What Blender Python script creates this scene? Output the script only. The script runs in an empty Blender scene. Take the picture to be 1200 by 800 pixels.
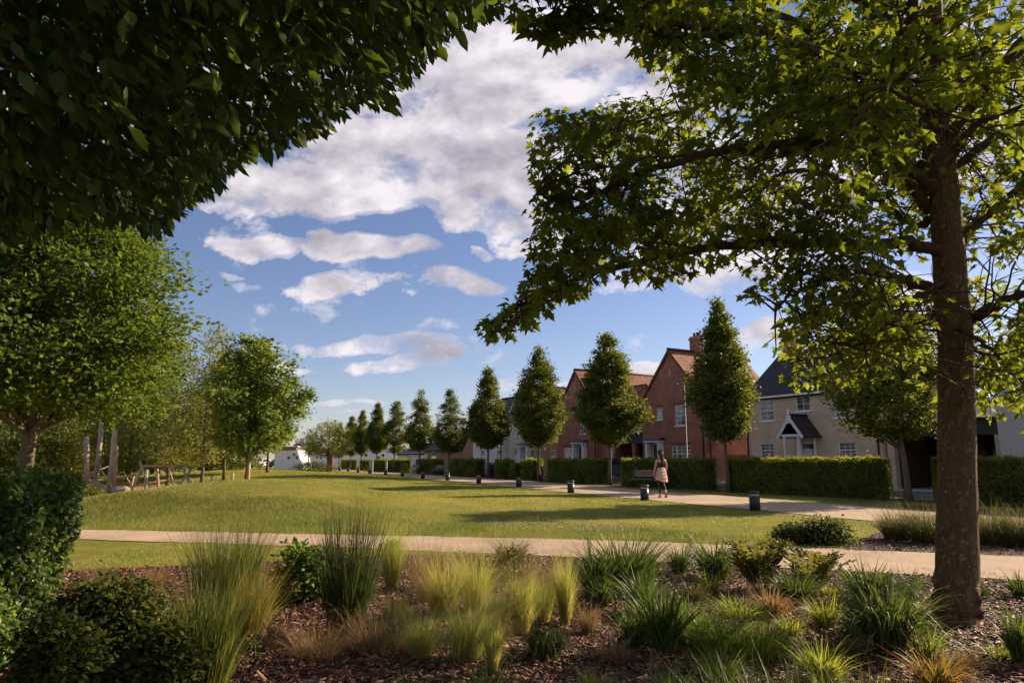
import bpy, math, random
import numpy as np
from mathutils import Vector, Matrix

random.seed(7)
RNG = np.random.default_rng(7)
R = math.radians
scene = bpy.context.scene
COL = scene.collection

# ------------------------------------------------------------------ camera geometry
CAM_H = 1.4
FOC = 800.0                      # focal length in photo pixels (1200 wide)
TH = math.atan(138.0 / FOC)
CS, SN = math.cos(TH), math.sin(TH)

def ray(px, py):
    u = (px - 600) / FOC; v = (400 - py) / FOC
    return Vector((u, CS - v * SN, SN + v * CS))
def at(px, py, t):
    return Vector((0, 0, CAM_H)) + ray(px, py) * t
def atY(px, py, Y):
    r = ray(px, py); return Vector((0, 0, CAM_H)) + r * (Y / r.y)
def ground(px, py, z=0.0):
    r = ray(px, py); return Vector((0, 0, CAM_H)) + r * ((z - CAM_H) / r.z)
def project(P):
    """world points (N,3) -> px, py, t"""
    P = np.asarray(P, float).reshape(-1, 3)
    x = P[:, 0]; y = P[:, 1]; z = P[:, 2] - CAM_H
    t = y * CS + z * SN; w = -y * SN + z * CS
    t_ = np.where(np.abs(t) < 1e-3, 1e-3, t)
    return 600 + FOC * x / t_, 400 - FOC * w / t_, t
def in_poly(px, py, poly):
    n = len(poly); inside = np.zeros(len(px), bool); j = n - 1
    for i in range(n):
        xi, yi = poly[i]; xj, yj = poly[j]
        c = ((yi > py) != (yj > py)) & (px < (xj - xi) * (py - yi) / ((yj - yi) if yj != yi else 1e-9) + xi)
        inside ^= c; j = i
    return inside

# street frame: s runs along the street (away), d across it (towards the houses)
SX, SY = -0.5, 0.866
DX, DY = 0.866, 0.5
def P(s, d, z=0.0):
    return Vector((DX * d + SX * s, DY * d + SY * s, z))
def facade(px, py, d):
    """pixel -> (s, z) on the vertical plane at street offset d"""
    r = ray(px, py); t = d / (r.x * DX + r.y * DY)
    return (r.x * SX + r.y * SY) * t, CAM_H + r.z * t

# ------------------------------------------------------------------ terrain height
def sstep(a, b, x):
    t = np.clip((x - a) / (b - a), 0, 1); return t * t * (3 - 2 * t)
def path2_front(s):
    s = np.asarray(s, float); return 15.7 + 0.13 * (s - 14)
def tree_row(s):
    s = np.asarray(s, float); return np.where(s < 25, 23.5, 23.5 + (s - 25) * 0.07)
PF = [(-700, 604), (-300, 611), (93, 620.7), (350, 626), (560, 630), (719, 633.5), (985, 644), (1200, 652.5), (1500, 665), (1900, 684)]
PN = [(-700, 606), (-300, 617), (93, 632), (220, 636), (350, 640), (480, 645), (600, 650), (685, 654), (985, 669), (1200, 681), (1500, 699), (1900, 728)]
PFW = [ground(*p) for p in PF]; PNW = [ground(*p) for p in PN]
def far_edge(x):
    return np.interp(x, [p.x for p in PFW], [p.y for p in PFW])
def near_edge(x):
    return np.interp(x, [p.x for p in PNW], [p.y for p in PNW])
def hz(x, y):
    x = np.asarray(x, float); y = np.asarray(y, float)
    h = 0.82 * np.exp(-((x + 7.2) / 5.0) ** 2 - ((y - 19.6) / 3.2) ** 2)
    h = h + 0.72 * np.exp(-((x + 15.5) / 9.0) ** 2 - ((y - 42.0) / 7.0) ** 2)
    h = h + 0.25 * np.exp(-((x + 27) / 9.0) ** 2 - ((y - 58.0) / 9.0) ** 2)
    h = h + 0.10 * np.exp(-((x - 0.5) / 3.5) ** 2 - ((y - 24) / 3.0) ** 2)
    s = SX * x + SY * y; d = DX * x + DY * y
    h = h * sstep(0.2, 4.0, y - far_edge(x)) * sstep(0.2, 3.5, path2_front(s) - d)
    return h

# ------------------------------------------------------------------ materials
MATS = {}
def new_mat(name):
    m = bpy.data.materials.new(name); m.use_nodes = True
    nt = m.node_tree; nt.nodes.clear()
    out = nt.nodes.new('ShaderNodeOutputMaterial')
    MATS[name] = m
    return m, nt, out
def N(nt, t, **kw):
    n = nt.nodes.new(t)
    for k, v in kw.items():
        if k in n.inputs.keys(): n.inputs[k].default_value = v
        else: setattr(n, k, v)
    return n
def L(nt, a, b): nt.links.new(a, b)
def ramp(nt, fac, stops, interp='LINEAR'):
    r = nt.nodes.new('ShaderNodeValToRGB'); r.color_ramp.interpolation = interp
    e = r.color_ramp.elements
    while len(e) < len(stops): e.new(0.5)
    for i, (p, c) in enumerate(stops):
        e[i].position = p; e[i].color = (c[0], c[1], c[2], 1)
    if fac is not None: nt.links.new(fac, r.inputs[0])
    return r
def mixc(nt, fac, a, b, mode='MIX'):
    n = nt.nodes.new('ShaderNodeMix'); n.data_type = 'RGBA'; n.blend_type = mode
    if isinstance(fac, (int, float)): n.inputs[0].default_value = fac
    else: nt.links.new(fac, n.inputs[0])
    for i, c in ((6, a), (7, b)):
        if isinstance(c, tuple): n.inputs[i].default_value = (c[0], c[1], c[2], 1)
        else: nt.links.new(c, n.inputs[i])
    return n.outputs[2]
def plain(name, col, rough=0.6, metal=0.0, spec=0.5, var=0.12, scale=6, bump=0.0):
    m, nt, out = new_mat(name)
    b = N(nt, 'ShaderNodeBsdfPrincipled', Roughness=rough, Metallic=metal)
    b.inputs['Specular IOR Level'].default_value = spec
    tc = N(nt, 'ShaderNodeTexCoord')
    no = N(nt, 'ShaderNodeTexNoise', Scale=scale, Detail=6.0)
    L(nt, tc.outputs['Object'], no.inputs['Vector'])
    r = ramp(nt, no.outputs['Fac'], [(0.3, tuple(c * (1 - var) for c in col)), (0.7, tuple(min(1, c * (1 + var)) for c in col))])
    L(nt, r.outputs[0], b.inputs['Base Color'])
    if bump:
        bp = N(nt, 'ShaderNodeBump', Strength=bump, Distance=0.02); n2 = N(nt, 'ShaderNodeTexNoise', Scale=scale * 8, Detail=4.0)
        L(nt, tc.outputs['Object'], n2.inputs['Vector']); L(nt, n2.outputs['Fac'], bp.inputs['Height']); L(nt, bp.outputs[0], b.inputs['Normal'])
    L(nt, b.outputs[0], out.inputs[0])
    return m
def leaf_mat(name, cols, trans, tmix=0.42, rough=0.5, spec=0.18, patch=None):
    """cols: list of colours spread per leaf; trans: colour of light coming through"""
    m, nt, out = new_mat(name)
    g = N(nt, 'ShaderNodeNewGeometry')
    stops = [(i / max(1, len(cols) - 1), c) for i, c in enumerate(cols)]
    r = ramp(nt, g.outputs['Random Per Island'], stops)
    no = N(nt, 'ShaderNodeTexNoise', Scale=1.3, Detail=2.0); L(nt, g.outputs['Position'], no.inputs['Vector'])
    rr = ramp(nt, no.outputs['Fac'], [(0.35, (0.72, 0.72, 0.72)), (0.68, (1.3, 1.22, 1.0))])
    c = mixc(nt, 1.0, r.outputs[0], rr.outputs[0], 'MULTIPLY')
    b = N(nt, 'ShaderNodeBsdfPrincipled', Roughness=rough); b.inputs['Specular IOR Level'].default_value = spec
    L(nt, c, b.inputs['Base Color'])
    tr = N(nt, 'ShaderNodeBsdfTranslucent')
    tcx = mixc(nt, 1.0, rr.outputs[0], trans, 'MULTIPLY')
    L(nt, tcx, tr.inputs['Color'])
    mx = N(nt, 'ShaderNodeMixShader'); mx.inputs[0].default_value = tmix
    L(nt, b.outputs[0], mx.inputs[1]); L(nt, tr.outputs[0], mx.inputs[2]); L(nt, mx.outputs[0], out.inputs[0])
    return m
def blade_mat(name, base, mid, tip, alt, tmix=0.4, trans=1.8, rough=0.5):
    m, nt, out = new_mat(name)
    uv = N(nt, 'ShaderNodeUVMap'); sp = N(nt, 'ShaderNodeSeparateXYZ'); L(nt, uv.outputs[0], sp.inputs[0])
    r = ramp(nt, sp.outputs[1], [(0.0, base), (0.35, mid), (0.75, mid), (1.0, tip)])
    g = N(nt, 'ShaderNodeNewGeometry')
    f = ramp(nt, g.outputs['Random Per Island'], [(0.0, (0, 0, 0)), (0.45, (0.05, 0.05, 0.05)), (1, (1, 1, 1))])
    c = mixc(nt, f.outputs[0], r.outputs[0], alt)
    pn = N(nt, 'ShaderNodeTexNoise', Scale=0.55, Detail=5.0, Roughness=0.6); L(nt, g.outputs['Position'], pn.inputs['Vector'])
    pr = ramp(nt, pn.outputs['Fac'], [(0.34, (0.62, 0.80, 0.66)), (0.5, (0.95, 0.98, 0.95)), (0.64, (1.25, 1.10, 1.12))]); c = mixc(nt, 1.0, c, pr.outputs[0], 'MULTIPLY')
    b = N(nt, 'ShaderNodeBsdfPrincipled', Roughness=rough); b.inputs['Specular IOR Level'].default_value = 0.3
    L(nt, c, b.inputs['Base Color'])
    tr = N(nt, 'ShaderNodeBsdfTranslucent'); tc = mixc(nt, 1.0, c, (trans, trans, trans * 0.7), 'MULTIPLY'); L(nt, tc, tr.inputs['Color'])
    mx = N(nt, 'ShaderNodeMixShader'); mx.inputs[0].default_value = tmix
    L(nt, b.outputs[0], mx.inputs[1]); L(nt, tr.outputs[0], mx.inputs[2]); L(nt, mx.outputs[0], out.inputs[0])
    return m
def brick_mat(name, c1, c2, mortar, soft=1.0):
    m, nt, out = new_mat(name)
    tc = N(nt, 'ShaderNodeTexCoord'); sp = N(nt, 'ShaderNodeSeparateXYZ'); L(nt, tc.outputs['Object'], sp.inputs[0])
    ad = N(nt, 'ShaderNodeMath', operation='ADD'); L(nt, sp.outputs[0], ad.inputs[0]); L(nt, sp.outputs[1], ad.inputs[1])
    cb = N(nt, 'ShaderNodeCombineXYZ'); L(nt, ad.outputs[0], cb.inputs[0]); L(nt, sp.outputs[2], cb.inputs[1])
    br = nt.nodes.new('ShaderNodeTexBrick')
    L(nt, cb.outputs[0], br.inputs['Vector'])
    br.inputs['Color1'].default_value = (*c1, 1); br.inputs['Color2'].default_value = (*c2, 1); br.inputs['Mortar'].default_value = (*mortar, 1)
    br.inputs['Scale'].default_value = 1.0; br.inputs['Brick Width'].default_value = 0.225; br.inputs['Row Height'].default_value = 0.075
    br.inputs['Mortar Size'].default_value = 0.008
    no = N(nt, 'ShaderNodeTexNoise', Scale=1.2, Detail=8.0, Roughness=0.7); L(nt, tc.outputs['Object'], no.inputs['Vector'])
    rr = ramp(nt, no.outputs['Fac'], [(0.3, (0.72, 0.72, 0.74)), (0.7, (1.2, 1.17, 1.12))])
    c = mixc(nt, 1.0, br.outputs['Color'], rr.outputs[0], 'MULTIPLY')
    n3 = N(nt, 'ShaderNodeTexNoise', Scale=9.0, Detail=3.0); L(nt, cb.outputs[0], n3.inputs['Vector'])
    r3 = ramp(nt, n3.outputs['Fac'], [(0.35, (0.7, 0.68, 0.7)), (0.65, (1.25, 1.2, 1.15))])
    c = mixc(nt, 0.7 * soft, c, mixc(nt, 1.0, c, r3.outputs[0], 'MULTIPLY'))
    b = N(nt, 'ShaderNodeBsdfPrincipled', Roughness=0.9); b.inputs['Specular IOR Level'].default_value = 0.2
    L(nt, c, b.inputs['Base Color'])
    bp = N(nt, 'ShaderNodeBump', Strength=0.5, Distance=0.01); L(nt, br.outputs['Fac'], bp.inputs['Height']); bp.invert = True
    L(nt, bp.outputs[0], b.inputs['Normal']); L(nt, b.outputs[0], out.inputs[0])
    return m
def tile_mat(name, c1, c2, gap, w=0.26, h=0.3, rough=0.75):
    m, nt, out = new_mat(name)
    uv = N(nt, 'ShaderNodeUVMap')
    br = nt.nodes.new('ShaderNodeTexBrick'); L(nt, uv.outputs[0], br.inputs['Vector'])
    br.inputs['Color1'].default_value = (*c1, 1); br.inputs['Color2'].default_value = (*c2, 1); br.inputs['Mortar'].default_value = (*gap, 1)
    br.inputs['Scale'].default_value = 1.0; br.inputs['Brick Width'].default_value = w; br.inputs['Row Height'].default_value = h
    br.inputs['Mortar Size'].default_value = 0.03; br.inputs['Mortar Smooth'].default_value = 0.4; br.offset = 0.0 if w < 0.3 else 0.5
    no = N(nt, 'ShaderNodeTexNoise', Scale=2.0, Detail=8.0, Roughness=0.7); L(nt, uv.outputs[0], no.inputs['Vector'])
    rr = ramp(nt, no.outputs['Fac'], [(0.3, (0.65, 0.65, 0.66)), (0.7, (1.25, 1.2, 1.15))])
    c = mixc(nt, 1.0, br.outputs['Color'], rr.outputs[0], 'MULTIPLY')
    b = N(nt, 'ShaderNodeBsdfPrincipled', Roughness=rough); b.inputs['Specular IOR Level'].default_value = 0.3
    L(nt, c, b.inputs['Base Color'])
    bp = N(nt, 'ShaderNodeBump', Strength=0.8, Distance=0.03); bp.invert = True; L(nt, br.outputs['Fac'], bp.inputs['Height'])
    L(nt, bp.outputs[0], b.inputs['Normal']); L(nt, b.outputs[0], out.inputs[0])
    return m
def bark_mat(name, dark, light, patch=None, scale=1.0, vert=5.0):
    m, nt, out = new_mat(name)
    tc = N(nt, 'ShaderNodeTexCoord'); mp = N(nt, 'ShaderNodeMapping'); mp.inputs['Scale'].default_value = (vert, vert, 1.0)
    L(nt, tc.outputs['Object'], mp.inputs[0])
    no = N(nt, 'ShaderNodeTexNoise', Scale=4.0 * scale, Detail=9.0, Roughness=0.7, Distortion=0.6); L(nt, mp.outputs[0], no.inputs['Vector'])
    r = ramp(nt, no.outputs['Fac'], [(0.32, dark), (0.7, light)])
    c = r.outputs[0]
    if patch:
        n2 = N(nt, 'ShaderNodeTexNoise', Scale=5.5 * scale, Detail=3.5, Roughness=0.55, Distortion=0.3)
        mp2 = N(nt, 'ShaderNodeMapping'); mp2.inputs['Scale'].default_value = (1.5, 1.5, 0.9); L(nt, tc.outputs['Object'], mp2.inputs[0]); L(nt, mp2.outputs[0], n2.inputs['Vector'])
        f = ramp(nt, n2.outputs['Fac'], [(0.57, (0, 0, 0)), (0.60, (1, 1, 1))])
        c = mixc(nt, f.outputs[0], c, patch)
        n4 = N(nt, 'ShaderNodeTexNoise', Scale=11 * scale, Detail=3.0); L(nt, tc.outputs['Object'], n4.inputs['Vector'])
        f4 = ramp(nt, n4.outputs['Fac'], [(0.62, (0, 0, 0)), (0.645, (1, 1, 1))])
        c = mixc(nt, f4.outputs[0], c, (0.27, 0.20, 0.105))
    b = N(nt, 'ShaderNodeBsdfPrincipled', Roughness=0.85); b.inputs['Specular IOR Level'].default_value = 0.2
    L(nt, c, b.inputs['Base Color'])
    bp = N(nt, 'ShaderNodeBump', Strength=1.0, Distance=0.04); L(nt, no.outputs['Fac'], bp.inputs['Height']); L(nt, bp.outputs[0], b.inputs['Normal'])
    L(nt, b.outputs[0], out.inputs[0])
    return m

white = plain('white_paint', (0.78, 0.77, 0.76), 0.45, var=0.05)
brick_red = brick_mat('red_brick', (0.39, 0.145, 0.095), (0.25, 0.095, 0.065), (0.36, 0.25, 0.19))
brick_dark = brick_mat('red_brick_header', (0.24, 0.07, 0.04), (0.19, 0.06, 0.04), (0.22, 0.15, 0.12))
brick_buff = brick_mat('buff_brick', (0.68, 0.53, 0.37), (0.62, 0.48, 0.33), (0.56, 0.44, 0.32), 0.2)
brick_tan = brick_mat('tan_brick', (0.42, 0.25, 0.14), (0.32, 0.19, 0.11), (0.38, 0.30, 0.22))
render_cream = plain('cream_render', (0.52, 0.46, 0.36), 0.9, var=0.06, scale=2)
render_white = plain('white_render', (0.72, 0.70, 0.68), 0.9, var=0.05, scale=1.5)
tile_red = tile_mat('clay_pantile', (0.36, 0.12, 0.06), (0.24, 0.085, 0.045), (0.06, 0.025, 0.018), 0.24, 0.33)
tile_dark = tile_mat('dark_tile', (0.045, 0.038, 0.042), (0.03, 0.026, 0.03), (0.010, 0.010, 0.012), 0.32, 0.28, 0.6)
tile_brown = tile_mat('brown_tile', (0.12, 0.08, 0.055), (0.09, 0.06, 0.045), (0.03, 0.02, 0.02), 0.3, 0.3)
lead = plain('lead_flashing', (0.10, 0.11, 0.125), 0.55, var=0.15)
black_paint = plain('black_board', (0.018, 0.018, 0.02), 0.5)
black_pipe = plain('black_pipe', (0.012, 0.012, 0.013), 0.35)
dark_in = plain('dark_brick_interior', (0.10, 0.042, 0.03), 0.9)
rust = plain('weathering_steel', (0.20, 0.055, 0.022), 0.85, var=0.35, scale=4, bump=0.3)
steel_grey = plain('galvanised_steel', (0.16, 0.165, 0.175), 0.6, 0.1)
charcoal = plain('charcoal_powder_coat', (0.022, 0.023, 0.028), 0.42, 0.2)
bench_wood = plain('bench_slats', (0.20, 0.13, 0.09), 0.7, var=0.25, scale=9)
log_wood = bark_mat('peeled_log', (0.28, 0.19, 0.12), (0.60, 0.45, 0.31), None, 0.8, 6.0)
log_grey = bark_mat('weathered_log', (0.18, 0.14, 0.11), (0.46, 0.37, 0.29), None, 0.8, 6.0)
stone_m = plain('stone', (0.30, 0.24, 0.20), 0.85, var=0.25, scale=5, bump=0.4)
rope_m = plain('rope', (0.30, 0.22, 0.13), 0.9)
rubber = plain('tyre_rubber', (0.02, 0.02, 0.02), 0.8)
lens_m = plain('light_lens', (0.75, 0.62, 0.42), 0.3)
timber_post = plain('bollard_timber_ring', (0.42, 0.27, 0.13), 0.6)

def glass_mat(name, col, rough=0.06):
    m, nt, out = new_mat(name)
    b = N(nt, 'ShaderNodeBsdfPrincipled', Roughness=rough, IOR=1.5); b.inputs['Specular IOR Level'].default_value = 0.9
    tc = N(nt, 'ShaderNodeTexCoord'); no = N(nt, 'ShaderNodeTexNoise', Scale=1.7, Detail=2.0); L(nt, tc.outputs['Object'], no.inputs['Vector'])
    r = ramp(nt, no.outputs['Fac'], [(0.4, tuple(c * 0.5 for c in col)), (0.62, tuple(min(1, c * 1.7) for c in col))]); L(nt, r.outputs[0], b.inputs['Base Color'])
    L(nt, b.outputs[0], out.inputs[0]); return m
pane_m = glass_mat('window_glass', (0.13, 0.13, 0.14))
pane_dark = glass_mat('dark_glass', (0.02, 0.022, 0.026))

# bark
plane_bark = bark_mat('plane_bark', (0.085, 0.050, 0.025), (0.19, 0.115, 0.058), (0.185, 0.12, 0.058), 2.2, 4.0)
branch_bark = bark_mat('dark_branch_bark', (0.05, 0.03, 0.02), (0.12, 0.075, 0.045))
grey_bark = bark_mat('grey_bark', (0.07, 0.055, 0.04), (0.20, 0.155, 0.11))
lit_bark = bark_mat('pale_bark', (0.12, 0.09, 0.06), (0.34, 0.25, 0.16))

# foliage
lm_plane = leaf_mat('plane_leaf', [(0.022, 0.042, 0.011), (0.036, 0.064, 0.014), (0.055, 0.09, 0.018)], (0.44, 0.54, 0.03), 0.33, rough=0.65, spec=0.08)
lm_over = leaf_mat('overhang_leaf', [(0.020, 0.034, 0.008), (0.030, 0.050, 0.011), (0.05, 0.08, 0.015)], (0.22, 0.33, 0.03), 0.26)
lm_street = leaf_mat('street_tree_leaf', [(0.042, 0.062, 0.015), (0.065, 0.092, 0.02), (0.10, 0.13, 0.028)], (0.26, 0.30, 0.03), 0.34)
lm_left = leaf_mat('broad_tree_leaf', [(0.040, 0.072, 0.013), (0.065, 0.11, 0.018), (0.10, 0.15, 0.025)], (0.26, 0.36, 0.03), 0.32)
lm_maple = leaf_mat('young_maple_leaf', [(0.055, 0.10, 0.024), (0.085, 0.14, 0.03), (0.13, 0.185, 0.042)], (0.34, 0.44, 0.06), 0.36)
lm_pale = leaf_mat('pale_tree_leaf', [(0.09, 0.13, 0.03), (0.14, 0.18, 0.045), (0.20, 0.24, 0.07)], (0.42, 0.42, 0.08), 0.36)
lm_hedge = leaf_mat('hedge_leaf', [(0.055, 0.08, 0.014), (0.09, 0.125, 0.022), (0.19, 0.21, 0.04)], (0.42, 0.48, 0.04), 0.40)  # lightest tone puts the sunlit flecks into the leaf colour
lm_ivy = leaf_mat('near_hedge_leaf', [(0.028, 0.058, 0.016), (0.045, 0.09, 0.022), (0.08, 0.14, 0.03)], (0.36, 0.48, 0.05), 0.36, rough=0.4, spec=0.3)
lm_shrub = leaf_mat('dark_shrub_leaf', [(0.018, 0.036, 0.010), (0.035, 0.06, 0.013), (0.09, 0.10, 0.015), (0.03, 0.05, 0.012)], (0.24, 0.28, 0.03), 0.28)
lm_peren = leaf_mat('perennial_leaf', [(0.05, 0.10, 0.025), (0.08, 0.15, 0.035), (0.11, 0.2, 0.05)], (0.3, 0.45, 0.05), 0.35)
lm_fern = leaf_mat('fern_leaf', [(0.035, 0.042, 0.013), (0.055, 0.062, 0.017), (0.09, 0.07, 0.024)], (0.28, 0.28, 0.05), 0.34)
lm_far = leaf_mat('far_shrub_leaf', [(0.05, 0.06, 0.02), (0.08, 0.09, 0.03), (0.11, 0.12, 0.04)], (0.2, 0.22, 0.05), 0.3)

bm_reed = blade_mat('reed_blade', (0.16, 0.12, 0.05), (0.060, 0.095, 0.022), (0.10, 0.085, 0.04), (0.14, 0.15, 0.03))
bm_reedtan = blade_mat('dry_reed_blade', (0.30, 0.17, 0.06), (0.26, 0.20, 0.06), (0.30, 0.24, 0.12), (0.12, 0.15, 0.03))
bm_dark = blade_mat('dark_upright_blade', (0.15, 0.10, 0.06), (0.035, 0.055, 0.016), (0.05, 0.045, 0.028), (0.06, 0.08, 0.02), 0.3)
bm_stipa = blade_mat('feather_grass_blade', (0.26, 0.17, 0.07), (0.28, 0.30, 0.075), (0.48, 0.43, 0.22), (0.38, 0.30, 0.12), 0.5)
bm_tan = blade_mat('dry_grass_blade', (0.13, 0.07, 0.04), (0.30, 0.20, 0.11), (0.42, 0.32, 0.20), (0.2, 0.13, 0.07), 0.4, 1.3)
bm_strap = blade_mat('strap_blade', (0.10, 0.10, 0.03), (0.042, 0.072, 0.018), (0.095, 0.13, 0.028), (0.13, 0.17, 0.03), 0.36)
bm_lime = blade_mat('lime_blade', (0.14, 0.13, 0.03), (0.14, 0.20, 0.03), (0.30, 0.33, 0.05), (0.30, 0.28, 0.04), 0.45)
bm_redy = blade_mat('red_tipped_blade', (0.16, 0.08, 0.03), (0.20, 0.17, 0.035), (0.30, 0.22, 0.05), (0.26, 0.06, 0.025), 0.4)
bm_sedge = blade_mat('sedge_blade', (0.12, 0.07, 0.03), (0.10, 0.105, 0.032), (0.20, 0.15, 0.065), (0.17, 0.12, 0.05), 0.35)
bm_lawn = blade_mat('lawn_blade', (0.18, 0.19, 0.033), (0.26, 0.295, 0.05), (0.37, 0.35, 0.10), (0.42, 0.34, 0.115), 0.35, 1.4)
bm_long = blade_mat('long_lawn_blade', (0.10, 0.12, 0.025), (0.14, 0.18, 0.032), (0.25, 0.25, 0.07), (0.28, 0.25, 0.08), 0.35, 1.4)

# ------------------------------------------------------------------ ground materials
def lawn_material():
    m, nt, out = new_mat('lawn')
    g = N(nt, 'ShaderNodeNewGeometry')
    n1 = N(nt, 'ShaderNodeTexNoise', Scale=0.35, Detail=6.0, Roughness=0.6); L(nt, g.outputs['Position'], n1.inputs['Vector'])
    n2 = N(nt, 'ShaderNodeTexNoise', Scale=3.0, Detail=8.0, Roughness=0.75); L(nt, g.outputs['Position'], n2.inputs['Vector'])
    n3 = N(nt, 'ShaderNodeTexNoise', Scale=26.0, Detail=5.0, Roughness=0.8); L(nt, g.outputs['Position'], n3.inputs['Vector'])
    a = ramp(nt, n1.outputs['Fac'], [(0.32, (0.14, 0.165, 0.03)), (0.5, (0.225, 0.225, 0.045)), (0.66, (0.32, 0.27, 0.08))])
    b2 = ramp(nt, n2.outputs['Fac'], [(0.3, (0.72, 0.78, 0.7)), (0.7, (1.25, 1.18, 1.1))])
    b3 = ramp(nt, n3.outputs['Fac'], [(0.3, (0.45, 0.5, 0.45)), (0.7, (1.4, 1.35, 1.3))])
    c = mixc(nt, 1.0, a.outputs[0], b2.outputs[0], 'MULTIPLY'); c = mixc(nt, 1.0, c, b3.outputs[0], 'MULTIPLY')
    b = N(nt, 'ShaderNodeBsdfPrincipled', Roughness=0.95); b.inputs['Specular IOR Level'].default_value = 0.1
    L(nt, c, b.inputs['Base Color'])
    bp = N(nt, 'ShaderNodeBump', Strength=1.0, Distance=0.05); L(nt, n3.outputs['Fac'], bp.inputs['Height']); L(nt, bp.outputs[0], b.inputs['Normal'])
    L(nt, b.outputs[0], out.inputs[0]); return m
def gravel_material(name, col, var=0.2):
    m, nt, out = new_mat(name)
    g = N(nt, 'ShaderNodeNewGeometry')
    n1 = N(nt, 'ShaderNodeTexNoise', Scale=0.8, Detail=6.0, Roughness=0.65); L(nt, g.outputs['Position'], n1.inputs['Vector'])
    n2 = N(nt, 'ShaderNodeTexNoise', Scale=60.0, Detail=4.0, Roughness=0.8); L(nt, g.outputs['Position'], n2.inputs['Vector'])
    a = ramp(nt, n1.outputs['Fac'], [(0.3, tuple(c * (1 - var) for c in col)), (0.7, tuple(c * (1 + var) for c in col))])
    b2 = ramp(nt, n2.outputs['Fac'], [(0.3, (0.6, 0.6, 0.6)), (0.7, (1.35, 1.33, 1.3))])
    c = mixc(nt, 1.0, a.outputs[0], b2.outputs[0], 'MULTIPLY')
    v = N(nt, 'ShaderNodeTexVoronoi', Scale=1.6); L(nt, g.outputs['Position'], v.inputs['Vector'])
    f = ramp(nt, v.outputs['Distance'], [(0.02, (0.45, 0.4, 0.35)), (0.06, (1, 1, 1))]); c = mixc(nt, 0.6, c, mixc(nt, 1.0, c, f.outputs[0], 'MULTIPLY'))
    b = N(nt, 'ShaderNodeBsdfPrincipled', Roughness=0.92); b.inputs['Specular IOR Level'].default_value = 0.2
    L(nt, c, b.inputs['Base Color'])
    bp = N(nt, 'ShaderNodeBump', Strength=0.6, Distance=0.008); L(nt, n2.outputs['Fac'], bp.inputs['Height']); L(nt, bp.outputs[0], b.inputs['Normal'])
    L(nt, b.outputs[0], out.inputs[0]); return m
def mulch_material():
    m, nt, out = new_mat('bark_mulch')
    g = N(nt, 'ShaderNodeNewGeometry')
    v = N(nt, 'ShaderNodeTexVoronoi', Scale=34.0); mp = N(nt, 'ShaderNodeMapping'); mp.inputs['Scale'].default_value = (1, 0.55, 1); mp.inputs['Rotation'].default_value = (0, 0, 0.5)
    no = N(nt, 'ShaderNodeTexNoise', Scale=7.0, Detail=4.0); L(nt, g.outputs['Position'], no.inputs['Vector'])
    dv = mixc(nt, 0.25, g.outputs['Position'], no.outputs['Color'], 'ADD'); L(nt, dv, mp.inputs[0]); L(nt, mp.outputs[0], v.inputs['Vector'])
    sp = N(nt, 'ShaderNodeSeparateColor'); L(nt, v.outputs['Color'], sp.inputs[0])
    r = ramp(nt, sp.outputs[0], [(0.0, (0.026, 0.012, 0.008)), (0.5, (0.075, 0.030, 0.018)), (0.85, (0.14, 0.06, 0.036)), (1.0, (0.24, 0.14, 0.09))])
    d = ramp(nt, v.outputs['Distance'], [(0.0, (1, 1, 1)), (0.75, (0.35, 0.35, 0.35))])
    c = mixc(nt, 1.0, r.outputs[0], d.outputs[0], 'MULTIPLY')
    b = N(nt, 'ShaderNodeBsdfPrincipled', Roughness=0.8); b.inputs['Specular IOR Level'].default_value = 0.3
    L(nt, c, b.inputs['Base Color'])
    bp = N(nt, 'ShaderNodeBump', Strength=1.0, Distance=0.03); bp.invert = True; L(nt, v.outputs['Distance'], bp.inputs['Height']); L(nt, bp.outputs[0], b.inputs['Normal'])
    L(nt, b.outputs[0], out.inputs[0]); return m
def chip_material():
    m, nt, out = new_mat('bark_chip')
    g = N(nt, 'ShaderNodeNewGeometry')
    r = ramp(nt, g.outputs['Random Per Island'], [(0.0, (0.035, 0.015, 0.009)), (0.45, (0.125, 0.043, 0.021)), (0.8, (0.23, 0.088, 0.043)), (0.96, (0.30, 0.14, 0.075)), (1.0, (0.44, 0.28, 0.16))])
    b = N(nt, 'ShaderNodeBsdfPrincipled', Roughness=0.65); b.inputs['Specular IOR Level'].default_value = 0.4
    L(nt, r.outputs[0], b.inputs['Base Color']); L(nt, b.outputs[0], out.inputs[0]); return m
M_lawn = lawn_material(); M_path = gravel_material('bound_gravel', (0.42, 0.315, 0.225)); M_mulch = mulch_material(); M_chip = chip_material()
M_road = gravel_material('road_asphalt', (0.11, 0.105, 0.11)); M_pave = gravel_material('block_paving', (0.40, 0.37, 0.35), 0.1)
M_sand = gravel_material('play_bark', (0.34, 0.20, 0.12)); M_kerb = plain('kerb_concrete', (0.33, 0.31, 0.29), 0.9)

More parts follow.
